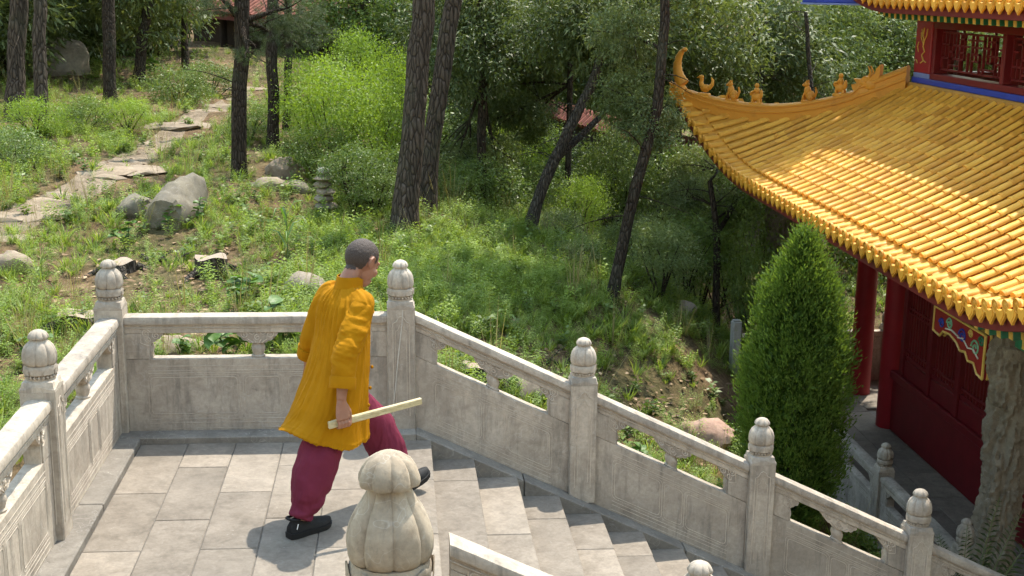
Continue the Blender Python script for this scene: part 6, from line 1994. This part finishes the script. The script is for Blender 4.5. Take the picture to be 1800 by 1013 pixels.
leg_loft([L_HIP+Zv*.04, L_HIP.lerp(L_KN, .5), L_KN+Hv*.01, L_KN.lerp(L_AN, .38), L_KN.lerp(L_AN, .70), L_KN.lerp(L_AN, .84), L_AN+Zv*.015], [.085,.105,.115,.112,.092,.068,.064])
tr.loft([ering(axis_c(z), a, b) for z, a, b in ((.72,.13,.10),(.80,.145,.11),(.95,.14,.10))])
tm = solidify_union(tr, .006, 3, .5)
def tr_fn(c, n):
    x, y, z = c
    w = .010*fbm(x*9, y*9, z*3.2, 4)+.006*fbm(x*16+3, y*16, z*6, 3)
    rt_ = (Vector(c)-R_KN).length < .45
    if rt_:
        s = (Vector(c)-axis_c(z)).dot(Hv)
        w += .007*math.sin((z*30)+8*s+4*fbm(x*6, y*6, z*4))*math.exp(-((z-.20)/.07)**2)+.006*math.sin(z*95+3*fbm(x*9, y*9, 0))*math.exp(-((z-.125)/.03)**2)
        w += .008*math.sin(26*x-18*y+5*z)*math.exp(-((z-.36)/.16)**2)
    return w
displace(tm, tr_fn)
obj('trousers', finish(tm, M['trousers']), man, -ML)
# ---- shoes
def shoe(heel, toe, tilt, nm):
    heel, toe = Vector(heel), Vector(toe)
    d = (toe-heel); L = .285; d.normalize(); s = d.cross(Zv).normalized(); u = s.cross(d).normalized()
    t = obj('shoe', None, man, heel-ML)
    secs = [(-.006,.026,.030,.055),(.02,.036,.030,.082),(.06,.038,.030,.092),(.10,.037,.030,.088),(.14,.040,.028,.070),(.18,.045,.026,.056),(.22,.046,.026,.046),(.255,.038,.028,.038),(.278,.020,.032,.026)]
    rings = []; sole = []
    for x, w, zb, h in secs:
        ring = []
        for j in range(20):
            a = 2*PI*j/20; ca, sa = math.cos(a), math.sin(a)
            yy = w*math.copysign(abs(ca)**.75, ca); zz = zb+(h*(sa**.85) if sa > 0 else -.006)
            yy *= 1-.35*max(0, sa)**2
            ring.append(tuple(d*x+s*yy+u*zz))
        rings.append(ring)
        sole.append([tuple(d*(x*1.02-.004)+s*(w*1.12*q)+u*(.0 if lo else zb+.004)+u*(.018*max(0, (x-.20)/.08)**2 if lo else 0)) for q, lo in ((-1,1),(-.6,1),(0,1),(.6,1),(1,1),(1.05,0),(.6,0),(-.6,0),(-1.05,0))])
    MB().loft(rings).build('upper', M['shoe'], t, 60)
    so = MB().loft(sole).build('sole', M['sole'], t, 40)
    # collar opening
    MB().tube([tuple(d*(.03+.045*math.cos(a))+s*(.036*math.sin(a))+u*(.112+.010*math.cos(a)**2)) for a in [2*PI*k/16 for k in range(17)]], .008, 7).build('ankle_rim', M['shoe'], t, 60)
    for k in range(4):
        x = .115+.022*k; MB().tube([tuple(d*x+s*.026+u*(.098-.011*k)), tuple(d*(x+.004)+u*(.112-.012*k)), tuple(d*x-s*.026+u*(.098-.011*k))], .0035, 6).build('lace', M['sole'], t, 60)
    MB().tube([tuple(d*.022+s*.0385+u*.058), tuple(d*.030+s*.0395+u*.088)], .0035, 6).build('side_mark', M['white_mark'], t, 60)
    return t
shoe(R_AN+Vector((-.055,-.046,-.093)), R_AN+Vector((-.055,-.046,-.093))+Hv*.27, 0, 1)
hl_ = L_AN-Hv*.055-Zv*.115
shoe(hl_, hl_+Hv*.25+Zv*.085, 0, 2)

# ---- the stick in his hand
st_o = thing('wooden_stick', 'pale split-bamboo stick held in the right hand of the man', 'stick', tuple(S0))
a_ = SD; b_ = (Zv-SD*SD.z).normalized(); c_ = a_.cross(b_)
Ls_ = (S1-S0).length
rings = []
for i in range(11):
    f = i/10; hh = .0205-.002*f; ww = .0125
    rings.append([tuple(a_*(Ls_*f)+c_*(ww*x)+b_*(hh*z)) for x, z in ((-1,-.8),(-.7,-1),(.7,-1),(1,-.8),(1,-.12),(.82,-.05),(.82,.05),(1,.12),(1,.8),(.7,1),(-.7,1),(-1,.8),(-1,.12),(-.82,.05),(-.82,-.05),(-1,-.12))])
MB().loft(rings).build('blade', M['pale_wood'], st_o, 30)
